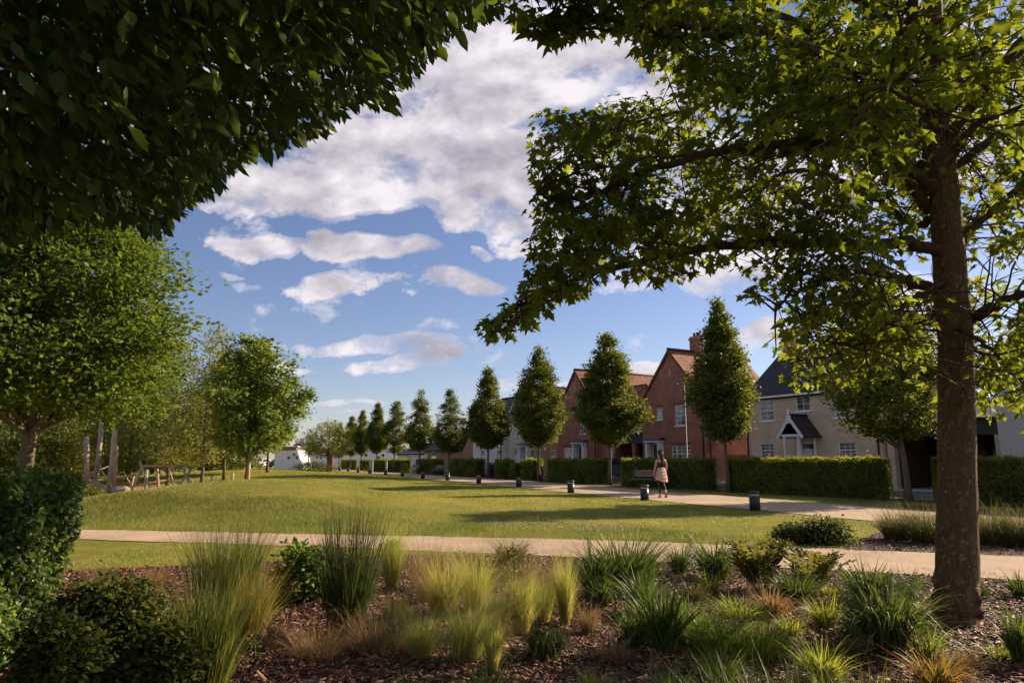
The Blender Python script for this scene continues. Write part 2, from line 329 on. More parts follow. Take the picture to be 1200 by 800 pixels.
# ------------------------------------------------------------------ object helpers
def tag(o, label=None, cat=None, group=None, kind=None):
    if label: o['label'] = label
    if cat: o['category'] = cat
    if group: o['group'] = group
    if kind: o['kind'] = kind
    return o
def empty(name, loc=(0, 0, 0), rz=0.0, label=None, cat=None, group=None):
    o = bpy.data.objects.new(name, None); COL.objects.link(o); o.location = loc; o.rotation_euler = (0, 0, rz); o.empty_display_size = 0.2
    tag(o, label, cat, group); return o
def link(name, me, parent=None):
    o = bpy.data.objects.new(name, me); COL.objects.link(o)
    if parent is not None: o.parent = parent
    return o
def np_mesh(name, V, faces, mat, smooth=False, uv=None):
    """V (n,3); faces: (m,k) int array; uv (m*k,2)"""
    me = bpy.data.meshes.new(name)
    V = np.ascontiguousarray(V, dtype=np.float32); faces = np.ascontiguousarray(faces, dtype=np.int32)
    m, k = faces.shape
    me.vertices.add(len(V)); me.vertices.foreach_set('co', V.ravel())
    me.loops.add(m * k); me.loops.foreach_set('vertex_index', faces.ravel())
    me.polygons.add(m); me.polygons.foreach_set('loop_start', np.arange(0, m * k, k, dtype=np.int32))
    if smooth: me.polygons.foreach_set('use_smooth', np.ones(m, bool))
    if uv is not None:
        l = me.uv_layers.new(name='UVMap'); l.data.foreach_set('uv', np.ascontiguousarray(uv, dtype=np.float32).ravel())
    me.materials.append(mat); me.update(calc_edges=True)
    return me

class MB:
    def __init__(s): s.v = []; s.f = []; s.uv = []; s.sm = []
    def face(s, pts, uv=None, smooth=False):
        b = len(s.v); s.v += [tuple(p) for p in pts]; s.f.append(tuple(range(b, b + len(pts)))); s.uv.append(uv or [(0, 0)] * len(pts)); s.sm.append(smooth)
    def box(s, x0, y0, z0, x1, y1, z1, M=None):
        c = [Vector(p) for p in ((x0, y0, z0), (x1, y0, z0), (x1, y1, z0), (x0, y1, z0), (x0, y0, z1), (x1, y0, z1), (x1, y1, z1), (x0, y1, z1))]
        if M is not None: c = [M @ p for p in c]
        b = len(s.v); s.v += [tuple(p) for p in c]
        for q in ((0, 3, 2, 1), (4, 5, 6, 7), (0, 1, 5, 4), (1, 2, 6, 5), (2, 3, 7, 6), (3, 0, 4, 7)):
            s.f.append(tuple(b + i for i in q)); s.uv.append([(0, 0)] * 4); s.sm.append(False)
    def slab(s, q, th):
        """q: four top corners (a,b along eave; c,d along ridge), thickness th downward-normal; uv in metres"""
        q = [Vector(p) for p in q]; n = (q[1] - q[0]).cross(q[3] - q[0]).normalized()
        lo = [p - n * th for p in q]; w = (q[1] - q[0]).length; h = (q[3] - q[0]).length
        s.face(q, [(0, 0), (w, 0), (w, h), (0, h)]); s.face(lo[::-1])
        for i in range(4):
            j = (i + 1) % 4; s.face([q[i], lo[i], lo[j], q[j]])
    def tube(s, pts, rad, n=8, cap=True, rough=0.0):
        pts = [Vector(p) for p in pts]; b = len(s.v); k = len(pts); up = Vector((0.13, 0.31, 0.94)); ref = None
        for i, p in enumerate(pts):
            d = (pts[min(i + 1, k - 1)] - pts[max(i - 1, 0)]).normalized()
            if ref is None: ref = d.cross(Vector((0, 1, 0)) if abs(d.y) < 0.8 else Vector((1, 0, 0))).normalized()
            else: ref = (ref - d * ref.dot(d)).normalized()
            w = d.cross(ref)
            for a in range(n):
                t = 2 * math.pi * a / n; r = rad[i] * (1 + rough * random.uniform(-1, 1))
                s.v.append(tuple(p + (ref * math.cos(t) + w * math.sin(t)) * r))
        for i in range(k - 1):
            for a in range(n):
                a2 = (a + 1) % n
                s.f.append((b + i * n + a, b + i * n + a2, b + (i + 1) * n + a2, b + (i + 1) * n + a)); s.uv.append([(0, 0)] * 4); s.sm.append(True)
        if cap:
            s.f.append(tuple(b + a for a in range(n))[::-1]); s.uv.append([(0, 0)] * n); s.sm.append(False)
            s.f.append(tuple(b + (k - 1) * n + a for a in range(n))); s.uv.append([(0, 0)] * n); s.sm.append(False)
    def lathe(s, prof, n=20, c=(0, 0, 0)):
        b = len(s.v); k = len(prof)
        for r, z in prof:
            for a in range(n):
                t = 2 * math.pi * a / n; s.v.append((c[0] + r * math.cos(t), c[1] + r * math.sin(t), c[2] + z))
        for i in range(k - 1):
            for a in range(n):
                a2 = (a + 1) % n
                s.f.append((b + i * n + a, b + i * n + a2, b + (i + 1) * n + a2, b + (i + 1) * n + a)); s.uv.append([(0, 0)] * 4); s.sm.append(True)
        s.f.append(tuple(b + a for a in range(n))[::-1]); s.uv.append([(0, 0)] * n); s.sm.append(False)
        s.f.append(tuple(b + (k - 1) * n + a for a in range(n))); s.uv.append([(0, 0)] * n); s.sm.append(False)
    def mesh(s, name, mat):
        me = bpy.data.meshes.new(name); me.from_pydata(s.v, [], s.f)
        l = me.uv_layers.new(name='UVMap'); l.data.foreach_set('uv', [c for f in s.uv for p in f for c in p])
        me.polygons.foreach_set('use_smooth', s.sm); me.materials.append(mat); me.update(); return me
    def build(s, name, mat, parent=None): return link(name, s.mesh(name, mat), parent)

def copy_tree(o, parent=None):
    c = o.copy(); COL.objects.link(c); c.parent = parent
    for ch in list(o.children): copy_tree(ch, c)
    return c

# ------------------------------------------------------------------ leaves
def tmpl_plane():
    half = [(0.40, -0.05), (0.25, 0.16), (0.62, 0.42), (0.26, 0.47), (0.17, 0.72)]
    out = [(0, 0)] + half + [(0, 1.05)] + [(-x, y) for x, y in half[::-1]]
    v = [(0, 0.38, 0.0)] + [(x, y, -0.28 * abs(x) - 0.12 * max(0, y - 0.4)) for x, y in out]
    n = len(out); f = [(0, 1 + i, 1 + (i + 1) % n) for i in range(n)]
    return np.array(v), np.array(f)
def tmpl_ovate(w=0.26):
    v = [(0, 0, 0), (w, 0.33, -0.10), (w * 0.8, 0.68, -0.12), (0, 1.0, -0.12), (-w, 0.33, -0.10), (-w * 0.8, 0.68, -0.12), (0, 0.5, 0.02)]
    f = [(0, 1, 6), (1, 2, 6), (2, 3, 6), (0, 6, 4), (4, 6, 5), (5, 6, 3)]
    return np.array(v, float), np.array(f)
def tmpl_quad(w=0.32):
    return np.array([(0, 0, 0), (w, 0.5, -0.08), (0, 1, 0), (-w, 0.5, -0.08)], float), np.array([(0, 1, 2), (0, 2, 3)])
T_PLANE, T_OV, T_Q = tmpl_plane(), tmpl_ovate(), tmpl_quad()
T_OVW = tmpl_ovate(0.36)
def unit(a): return a / np.maximum(np.linalg.norm(a, axis=1, keepdims=True), 1e-9)
def leaves(name, tmpl, pos, dirn, nrm, size, mat, parent=None):
    tv, tf = tmpl; n = len(pos); k = len(tv)
    y = unit(dirn); z = unit(nrm - y * np.sum(nrm * y, axis=1, keepdims=True)); x = np.cross(y, z)
    V = pos[:, None, :] + size[:, None, None] * (tv[None, :, 0:1] * x[:, None] * RNG.uniform(0.75, 1.1, n)[:, None, None] + tv[None, :, 1:2] * y[:, None] + tv[None, :, 2:3] * z[:, None] * RNG.uniform(0.2, 2.6, n)[:, None, None])
    F = tf[None] + (np.arange(n) * k)[:, None, None]
    me = np_mesh(name, V.reshape(-1, 3), F.reshape(-1, 3), mat)
    return link(name, me, parent) if name else me
def rnd_dirs(n, rng):
    return unit(rng.normal(size=(n, 3)))

def crown_leaves(rng, centers, rc, per, flat=0.6, lsize=(0.07, 0.12), up=0.9, out_c=None, droop=0.0):
    n = len(centers); idx = np.repeat(np.arange(n), per); m = len(idx)
    off = rng.normal(size=(m, 3)) * 0.5; off[:, 2] *= flat
    off *= (rc if np.isscalar(rc) else np.asarray(rc)[idx][:, None])
    pos = centers[idx] + off
    d = rnd_dirs(m, rng); d[:, 2] = d[:, 2] * 0.5 - droop
    if out_c is not None:
        o = pos - out_c; o[:, 2] *= 0.3; d = d + 0.7 * unit(o)
    nr = rnd_dirs(m, rng) * 0.8 + np.array([0, 0, up]); 
    if out_c is not None: nr = nr + 0.45 * unit(pos - out_c)
    return pos, d, nr, rng.uniform(lsize[0], lsize[1], m)

def make_tree(root, seed, H, tr, zb, Rm, prof, nclump, per, rc, leafm, barkm, lsize, tmpl=T_Q, lean=(0, 0), nlimb=26, shell=0.45, flat=0.6, multi=1, trunk_top=0.93, rough=0.22, clump_up=0.0, squash=1.0):
    rng = np.random.default_rng(seed); random.seed(seed)
    ph = rng.uniform(0, 6.28, 6)
    u = rng.uniform(0, 1, nclump * 4); w = np.array([prof(a) for a in u]); keep = rng.uniform(0, 1, len(u)) < (w / max(w.max(), 1e-6)) ** 1.3 * 0.95 + 0.06
    u = u[keep][:nclump]; n = len(u); a = rng.uniform(0, 2 * math.pi, n)
    lump = 1 + rough * (np.sin(3 * a + ph[0] + 5 * u) * 0.5 + np.sin(5 * a + ph[1] - 9 * u) * 0.4 + np.sin(2 * a + ph[2] + 14 * u) * 0.4)
    rr = np.array([prof(x) for x in u]) * Rm * lump * (rng.uniform(0, 1, n) ** shell) * rng.uniform(0.86, 1.08, n)
    z = zb + u * (H - zb)
    ax = lean[0] * (z / H) ** 1.3; ay = lean[1] * (z / H) ** 1.3
    C = np.stack([rr * np.cos(a) + ax, rr * np.sin(a) * squash + ay, z], 1)
    cen = np.array([lean[0] * 0.5, lean[1] * 0.5, zb + (H - zb) * 0.45])
    pos, d, nr, sz = crown_leaves(rng, C, rc * rng.uniform(0.7, 1.25, n), per, flat, lsize, 0.8, cen)
    mb = MB()
    for q in range(multi):
        ox, oy = (0, 0) if multi == 1 else (0.25 * math.cos(q * 2.2), 0.25 * math.sin(q * 2.2))
        pts = []; rad = []
        for i in range(12):
            f = i / 11; zz = f * H * trunk_top
            pts.append((lean[0] * (zz / H) ** 1.3 + ox * (1 + 2 * f) + 0.025 * math.sin(zz * 1.9 + seed), lean[1] * (zz / H) ** 1.3 + oy * (1 + 2 * f) + 0.02 * math.cos(zz * 1.6 + seed), zz - 0.05))
            rad.append(tr * ((1 - f) ** 0.85 * 0.95 + 0.06) * (1.3 if i == 0 else 1))
        mb.tube(pts, rad, 9)
    order = rng.permutation(n)[:nlimb]
    for i in order:
        c = C[i]; zz = max(zb * 0.75, c[2] - (0.35 + 0.9 * rng.random()) * max(0.3, math.hypot(c[0], c[1]))); zz = min(zz, H * 0.85)
        p0 = Vector((lean[0] * (zz / H) ** 1.3, lean[1] * (zz / H) ** 1.3, zz)); p3 = Vector(c); pm = p0.lerp(p3, 0.5) + Vector((0, 0, 0.08 * (p3 - p0).length * rng.uniform(-0.5, 1)))
        r0 = tr * 0.42 * (1 - zz / H) ** 0.5
        mb.tube([p0, p0.lerp(pm, 0.5), pm, pm.lerp(p3, 0.5), p3], [r0, r0 * 0.8, r0 * 0.6, r0 * 0.4, r0 * 0.15], 5, False)
    t = mb.build('trunk', barkm, root)
    c = leaves('crown', tmpl, pos, d, nr, sz, leafm, root)
    return root

def prof_street(u):
    if u < 0.26: return (u / 0.26) ** 0.55 * 0.92 + 0.08
    return max(0.07, (1 - (u - 0.26) / 0.74) ** 0.78)
def prof_street_b(u):
    if u < 0.3: return (u / 0.3) ** 0.5 * 0.9 + 0.1
    if u < 0.72: return 1 - (u - 0.3) / 0.42 * 0.48
    return max(0.10, 0.52 * (1 - (u - 0.72) / 0.28) ** 1.1)
def prof_street_c(u):
    if u < 0.22: return (u / 0.22) ** 0.6
    if u < 0.6: return 1 - (u - 0.22) / 0.38 * 0.45
    return max(0.08, 0.55 - (u - 0.6) / 0.4 * 0.45 - 0.12 * math.sin((u - 0.6) * 25))
def prof_dome(u): return max(0.05, math.sqrt(max(0, 1 - u ** 2.3)) * (0.75 + 0.25 * min(1, u * 5)))
def prof_egg(u): return max(0.06, math.sin(math.pi * min(1, u * 0.93 + 0.07)) ** 0.65)

# ------------------------------------------------------------------ blade clumps
def blades_np(rng, base, out, h, fan, width, droop=0.25, seg=4, power=1.8, wrand=True, facing=None):
    """base (n,3); out (n,2) unit dirs; h, fan (n,) -> V,F,UV"""
    n = len(base); t = np.linspace(0, 1, seg + 1)[None, :]
    hor = fan[:, None] * t ** power
    z = h[:, None] * (t - np.minimum(0.95, droop * rng.uniform(0.3, 2.1, n))[:, None] * t ** 3)
    x = base[:, 0:1] + out[:, 0:1] * hor; y = base[:, 1:2] + out[:, 1:2] * hor; zz = base[:, 2:3] + z
    sw = (rng.normal(0, 0.05, n) * h)[:, None] * t ** 2 + (rng.normal(0, 0.025, n) * h)[:, None] * np.sin(t * 4.2)
    x = x - out[:, 1:2] * sw; y = y + out[:, 0:1] * sw
    Pt = np.stack([x, y, zz], 2)
    a = rng.uniform(0, math.pi * 2, n); side = np.stack([np.cos(a), np.sin(a), np.zeros(n)], 1)
    w = width[:, None] * np.clip(1 - t ** 1.6, 0.0, 1) * (0.55 + 0.45 * np.minimum(1, t * 4)); w = np.maximum(w, width[:, None] * 0.06)
    A = Pt - side[:, None, :] * w[:, :, None] * 0.5; B = Pt + side[:, None, :] * w[:, :, None] * 0.5
    V = np.stack([A, B], 2).reshape(n, -1, 3); k = (seg + 1) * 2
    f = np.array([(2 * i, 2 * i + 1, 2 * i + 3, 2 * i + 2) for i in range(seg)])
    F = (f[None] + (np.arange(n) * k)[:, None, None]).reshape(-1, 4)
    uv = np.array([[(0, i / seg), (1, i / seg), (1, (i + 1) / seg), (0, (i + 1) / seg)] for i in range(seg)], float).reshape(-1, 2)
    return V.reshape(-1, 3), F, np.tile(uv, (n, 1))
def clump_mesh(seed, n, h, r0, fan, width, droop, mat, power=1.8, hmin=0.55, seg=4, bias=None):
    rng = np.random.default_rng(seed)
    a = rng.uniform(0, 2 * math.pi, n); r = r0 * np.sqrt(rng.uniform(0, 1, n)); base = np.stack([r * np.cos(a), r * np.sin(a), np.full(n, -0.02)], 1)
    a2 = a + rng.normal(0, 0.5, n); out = np.stack([np.cos(a2), np.sin(a2)], 1)
    hh = h * rng.uniform(hmin, 1.08, n); ff = fan * rng.uniform(0.1, 1.25, n) * (0.55 + 0.6 * r / r0)
    if bias is not None: out = out * 0.8 + np.array(bias)[None] * 0.4
    V, F, uv = blades_np(rng, base, out, hh, ff, width * rng.uniform(0.6, 1.2, n), droop, seg, power)
    return np_mesh('clump', V, F, mat, uv=uv)

# ================================================================== SKY, SUN, CAMERA
SUN_AZ = math.atan2(0.873, 0.488)          # clockwise from +Y
SUN_EL = R(25.5)
world = bpy.data.worlds.new('World'); scene.world = world; world.use_nodes = True
wt = world.node_tree; wt.nodes.clear()
def build_world():
    nt = wt
    out = nt.nodes.new('ShaderNodeOutputWorld'); bg = nt.nodes.new('ShaderNodeBackground'); bg.inputs['Strength'].default_value = 0.056
    sky = nt.nodes.new('ShaderNodeTexSky'); sky.sky_type = 'NISHITA'; sky.sun_disc = False
    sky.sun_elevation = SUN_EL; sky.sun_rotation = SUN_AZ; sky.air_density = 1.0; sky.dust_density = 0.25; sky.ozone_density = 2.0
    tc = nt.nodes.new('ShaderNodeTexCoord'); sp = nt.nodes.new('ShaderNodeSeparateXYZ'); L(nt, tc.outputs['Generated'], sp.inputs[0])
    def math_(op, a, b=None, c=None):
        n = nt.nodes.new('ShaderNodeMath'); n.operation = op
        for i, q in enumerate((a, b, c)):
            if q is None: continue
            if isinstance(q, (int, float)): n.inputs[i].default_value = q
            else: L(nt, q, n.inputs[i])
        return n.outputs[0]
    ysafe = math_('MAXIMUM', sp.outputs[1], 0.05)
    U = math_('DIVIDE', sp.outputs[0], ysafe); W = math_('DIVIDE', sp.outputs[2], ysafe)
    # cloud sheet: the sky direction projected on a plane far overhead
    zs = math_('MAXIMUM', sp.outputs[2], 0.03)
    zs = math_('ADD', zs, 0.12)
    cb = nt.nodes.new('ShaderNodeCombineXYZ'); L(nt, math_('DIVIDE', sp.outputs[0], zs), cb.inputs[0]); L(nt, math_('DIVIDE', sp.outputs[1], zs), cb.inputs[1])
    n1 = N(nt, 'ShaderNodeTexNoise', Scale=1.7, Detail=11.0, Roughness=0.56, Distortion=0.15); L(nt, cb.outputs[0], n1.inputs['Vector'])
    cbg = nt.nodes.new('ShaderNodeCombineXYZ'); L(nt, U, cbg.inputs[0]); L(nt, math_('MULTIPLY', W, 1.35), cbg.inputs[1]); cbg.inputs[2].default_value = 1.3
    n2 = N(nt, 'ShaderNodeTexNoise', Scale=9.5, Detail=9.0, Roughness=0.58, Distortion=0.1); L(nt, cbg.outputs[0], n2.inputs['Vector'])
    shv = nt.nodes.new('ShaderNodeVectorMath'); shv.operation = 'ADD'; L(nt, cbg.outputs[0], shv.inputs[0]); shv.inputs[1].default_value = (0.018, 0.034, 0)
    n2s = N(nt, 'ShaderNodeTexNoise', Scale=9.5, Detail=6.0, Roughness=0.54, Distortion=0.1); L(nt, shv.outputs[0], n2s.inputs['Vector'])
    # warp the blob coordinates a little so edges are ragged
    wx = math_('MULTIPLY', math_('SUBTRACT', n2.outputs['Fac'], 0.5), 0.24); Uw = math_('ADD', U, wx)
    n3 = N(nt, 'ShaderNodeTexNoise', Scale=4.0, Detail=6.0); n3.noise_dimensions = '3D'
    cb3 = nt.nodes.new('ShaderNodeCombineXYZ'); L(nt, U, cb3.inputs[0]); L(nt, W, cb3.inputs[1]); cb3.inputs[2].default_value = 3.7; L(nt, cb3.outputs[0], n3.inputs['Vector'])
    Ww = math_('ADD', W, math_('MULTIPLY', math_('SUBTRACT', n3.outputs['Fac'], 0.5), 0.13))
    blobs = [  # px, py, half width, half height, tilt deg (up to the right +), weight
        (620, 60, 210, 75, 12, 1.0), (500, 150, 190, 48, 18, 1.0), (560, 205, 180, 50, 4, 1.0), (560, 250, 95, 34, -8, 0.9), (420, 220, 140, 36, 8, 0.95), (340, 215, 120, 26, 4, 0.85), (640, 290, 60, 22, 0, 0.8), (270, 232, 75, 22, -8, 0.7),
        (480, 90, 120, 40, 20, 0.8), (720, 30, 150, 50, 0, 0.9), (770, 110, 60, 40, 0, 0.7),
        (420, 293, 100, 20, -4, 0.95), (300, 285, 60, 14, -5, 0.75), (395, 333, 60, 14, -5, 0.75), (520, 343, 78, 18, 0, 0.9), (440, 405, 120, 13, -4, 0.72), (480, 425, 90, 14, 2, 0.8),
        (320, 423, 45, 9, -3, 0.7), (775, 424, 50, 13, 0, 0.9), (300, 245, 28, 10, 0, 0.65), (340, 470, 120, 7, -2, 0.55), (560, 305, 30, 8, 0, 0.5), (265, 318, 30, 5, 0, 0.4),
        (900, 200, 200, 130, 20, 0.75), (1090, 120, 160, 120, 0, 0.8), (1050, 340, 120, 50, 0, 0.7), (900, 390, 50, 14, 0, 0.6), (590, 455, 110, 9, 0, 0.5), (200, 100, 260, 90, 10, 0.7)]
    acc = None
    for px, py, rx, ry, tilt, wgt in blobs:
        r = ray(px, py); u0 = r.x / r.y; w0 = r.z / r.y
        r1 = ray(px + rx, py); r2 = ray(px, py - ry); ru = abs(r1.x / r1.y - u0); rw = abs(r2.z / r2.y - w0)
        c, s_ = math.cos(R(tilt)), math.sin(R(tilt))
        du = math_('SUBTRACT', Uw, u0); dw = math_('SUBTRACT', Ww, w0)
        a = math_('MULTIPLY', math_('ADD', math_('MULTIPLY', du, c), math_('MULTIPLY', dw, s_)), 1 / ru)
        b = math_('MULTIPLY', math_('ADD', math_('MULTIPLY', dw, c), math_('MULTIPLY', du, -s_)), 1 / rw)
        q = math_('ADD', math_('MULTIPLY', a, a), math_('MULTIPLY', b, b))
        g = math_('MULTIPLY', math_('SUBTRACT', 1.15, q), wgt); g = math_('MAXIMUM', g, 0.0); g = math_('MINIMUM', g, 0.80 * wgt)
        acc = g if acc is None else math_('MAXIMUM', acc, g)
    front = math_('GREATER_THAN', sp.outputs[1], 0.12)
    acc = math_('MULTIPLY', acc, front); back = math_('MULTIPLY', math_('SUBTRACT', 1.0, front), 0.3); acc = math_('ADD', acc, back)
    detail = math_('ADD', math_('MULTIPLY', math_('SUBTRACT', n1.outputs['Fac'], 0.5), 1.1), math_('MULTIPLY', math_('SUBTRACT', n2.outputs['Fac'], 0.5), 2.5))
    dens = math_('ADD', math_('MULTIPLY', acc, 1.25), detail)
    cov = ramp(nt, dens, [(0.20, (0, 0, 0)), (0.44, (0.45, 0.45, 0.45)), (0.78, (1, 1, 1))]); cov.color_ramp.interpolation = 'EASE'
    up = math_('GREATER_THAN', sp.outputs[2], 0.0); covf = math_('MULTIPLY', cov.outputs[0], up)
    # cloud brightness: thin edges bright, thick bellies greyer
    sh = math_('ADD', math_('MULTIPLY', dens, -0.20), math_('MULTIPLY', n3.outputs['Fac'], 0.75))
    sh = math_('ADD', sh, 0.30); sh = math_('ADD', sh, math_('MULTIPLY', math_('SUBTRACT', n2.outputs['Fac'], n2s.outputs['Fac']), 1.45))
    ccol = ramp(nt, sh, [(0.18, (3.6, 3.4, 4.1)), (0.46, (5.8, 5.4, 6.0)), (0.74, (8.6, 8.0, 8.5))])
    mx = nt.nodes.new('ShaderNodeMix'); mx.data_type = 'RGBA'; L(nt, covf, mx.inputs[0]); 
    tint = mixc(nt, 1.0, sky.outputs[0], (1.05, 0.96, 1.10), 'MULTIPLY')
    L(nt, tint, mx.inputs[6])
    L(nt, ccol.outputs[0], mx.inputs[7]); L(nt, mx.outputs[2], bg.inputs[0]); L(nt, bg.outputs[0], out.inputs[0])
build_world()

sl = bpy.data.lights.new('sun', 'SUN'); sl.energy = 5.0; sl.angle = R(0.55); sl.color = (1.0, 0.80, 0.56)
so = bpy.data.objects.new('sun', sl); COL.objects.link(so)
sd = Vector((math.sin(SUN_AZ) * math.cos(SUN_EL), math.cos(SUN_AZ) * math.cos(SUN_EL), math.sin(SUN_EL)))
so.rotation_euler = sd.to_track_quat('Z', 'Y').to_euler(); so.location = (30, 20, 30)

cam = bpy.data.cameras.new('camera'); cam.sensor_width = 36; cam.lens = 36 * FOC / 1200; cam.clip_start = 0.05; cam.clip_end = 3000
co = bpy.data.objects.new('camera', cam); COL.objects.link(co); co.location = (0, 0, CAM_H); co.rotation_euler = (math.pi / 2 + TH, 0, 0); scene.camera = co
scene.render.engine = 'CYCLES'; cy = scene.cycles
cy.max_bounces = 4; cy.diffuse_bounces = 3; cy.glossy_bounces = 1; cy.transmission_bounces = 3; cy.transparent_max_bounces = 4
cy.use_denoising = True; cy.use_adaptive_sampling = True; cy.adaptive_threshold = 0.03; cy.sample_clamp_indirect = 6
cy.caustics_reflective = False; cy.caustics_refractive = False
try: cy.denoiser = 'OPENIMAGEDENOISE'; cy.denoising_prefilter = 'ACCURATE'
except Exception: pass
vs = scene.view_settings; vs.view_transform = 'Standard'; vs.look = 'None'; vs.gamma = 1; vs.exposure = 1.0; vs.use_curve_mapping = False

# ================================================================== GROUND
def axis_vals(segs):
    o = []
    for a, b, st in segs: o += list(np.arange(a, b, st))
    return np.array(o + [segs[-1][1]])
def build_ground():
    xs = axis_vals([(-900, -120, 60), (-120, -40, 4), (-40, 30, 0.5), (30, 90, 4), (90, 900, 60)])
    ys = axis_vals([(-60, 0, 6), (0, 75, 0.5), (75, 150, 5), (150, 1800, 75)])
    X, Y = np.meshgrid(xs, ys); Z = hz(X, Y)
    V = np.stack([X.ravel(), Y.ravel(), Z.ravel()], 1); nx = len(xs); ny = len(ys)
    i = np.arange(nx - 1)[None, :] + np.arange(ny - 1)[:, None] * nx
    F = np.stack([i, i + 1, i + 1 + nx, i + nx], 2).reshape(-1, 4)
    tag(link('ground', np_mesh('ground', V, F, M_lawn, True)), kind='structure')
build_ground()
def densify(pts, step=1.0):
    o = []
    for a, b in zip(pts[:-1], pts[1:]):
        n = max(1, int((b - a).length / step))
        for i in range(n): o.append(a.lerp(b, i / n))
    return o + [pts[-1]]
def strip(name, A, B, z, mat):
    m = MB()
    for i in range(len(A) - 1):
        m.face([(A[i].x, A[i].y, z), (B[i].x, B[i].y, z), (B[i + 1].x, B[i + 1].y, z), (A[i + 1].x, A[i + 1].y, z)])
    return tag(m.build(name, mat), kind='structure')
# the cross path in front (edges wander a little)
xs = np.arange(-24, 13.5, 0.25)
fe = [Vector((x, far_edge(x) + 0.03 * math.sin(x * 3.1) + 0.02 * math.sin(x * 7.7), 0)) for x in xs]
ne = [Vector((x, near_edge(x) + 0.03 * math.sin(x * 2.3 + 1) + 0.02 * math.sin(x * 8.3), 0)) for x in xs]
strip('front_path', ne, fe, 0.012, M_path)
# the long path beside the houses
ss = np.arange(-6, 112, 0.5)
f2 = [P(s, float(path2_front(s)) + 0.04 * math.sin(s * 2.7)) for s in ss]
b2 = [P(s, min(float(path2_front(s)) + 4.2, float(tree_row(s)) - 0.9) + 0.04 * math.sin(s * 3.3)) for s in ss]
strip('long_path', b2, f2, 0.016, M_path)
def poly_sheet(name, pts, z, mat):
    m = MB(); m.face([(p.x, p.y, z) for p in pts]); return tag(m.build(name, mat), kind='structure')
bed1 = [(-150, 672), (93, 668), (200, 664), (330, 657), (480, 650.5), (600, 651.8)]
B1 = [ground(*p) for p in bed1] + [Vector((x, float(near_edge(x)) - 0.05, 0)) for x in np.arange(0.6, 9.5, 0.4)] + [Vector((9.5, 0.5, 0)), Vector((-6, 0.5, 0))]
# ragged edge
B1w = [B1[0]]
for a, b in zip(B1[:-1], B1[1:]):
    for q in densify([a, b], 0.2)[1:]: B1w.append(q + Vector((0, random.uniform(-0.03, 0.03), 0)))
poly_sheet('mulch_bed', B1w[::-1], 0.006, M_mulch)
bed2 = [(985, 645), (1000, 636), (1035, 622), (1036, 613), (1055, 604)]
B2 = [ground(*p) for p in bed2] + [P(13, 21.6), P(2, 21.6), P(-4, 17.0)] + [Vector((x, float(far_edge(x)) + 0.05, 0)) for x in (13, 10.5, 9, 7.5, 6.5)]
poly_sheet('mulch_strip', B2[::-1], 0.006, M_mulch)
for k, (s0, s1) in enumerate(((2, 40), (40, 110))):
    pass
# verge soil under the hedges, road, kerb, paving in front of the houses
strip('verge_soil', [P(s, float(tree_row(s)) + 1.2) for s in ss], [P(s, float(tree_row(s)) - 0.35) for s in ss], 0.008, M_mulch)
strip('road', [P(s, float(tree_row(s)) + 7.2) for s in ss], [P(s, float(tree_row(s)) + 2.6) for s in ss], 0.010, M_road)
strip('paving', [P(s, 46) for s in ss], [P(s, float(tree_row(s)) + 7.2) for s in ss], 0.014, M_pave)
kb = MB()
for i in range(0, len(ss) - 2, 2):
    a = P(ss[i] + 0.01, float(tree_row(ss[i])) + 2.5); b = P(ss[i + 2] - 0.01, float(tree_row(ss[i + 2])) + 2.5); n = Vector((DX, DY, 0)) * 0.12
    q = [a, b, b + n, a + n]
    kb.face([(p.x, p.y, 0.11) for p in q][::-1])
    for j in range(4):
        p, r_ = q[j], q[(j + 1) % 4]; kb.face([(p.x, p.y, 0), (r_.x, r_.y, 0), (r_.x, r_.y, 0.11), (p.x, p.y, 0.11)])
tag(kb.build('kerb', M_kerb), kind='structure')
# playground surface
pg = [ground(*p) for p in ((60, 584), (130, 587), (215, 584.5), (262, 579), (258, 572), (200, 570), (60, 571))]
gz = lambda x, y: float(hz(x, y))
def play_sheet():
    xs_ = np.arange(-24, -8, 0.5); ys_ = np.arange(23.5, 36, 0.5); m = MB()
    for x in xs_:
        for y in ys_:
            cx, cy_ = x + .25, y + .25
            if ((cx + 15.5) / 6.0) ** 2 + ((cy_ - 29) / 5.0) ** 2 < 1:
                m.face([(a, b, gz(a, b) + 0.02) for a, b in ((x, y), (x + .5, y), (x + .5, y + .5), (x, y + .5))])
    tag(m.build('play_surface', M_sand), kind='structure')
play_sheet()

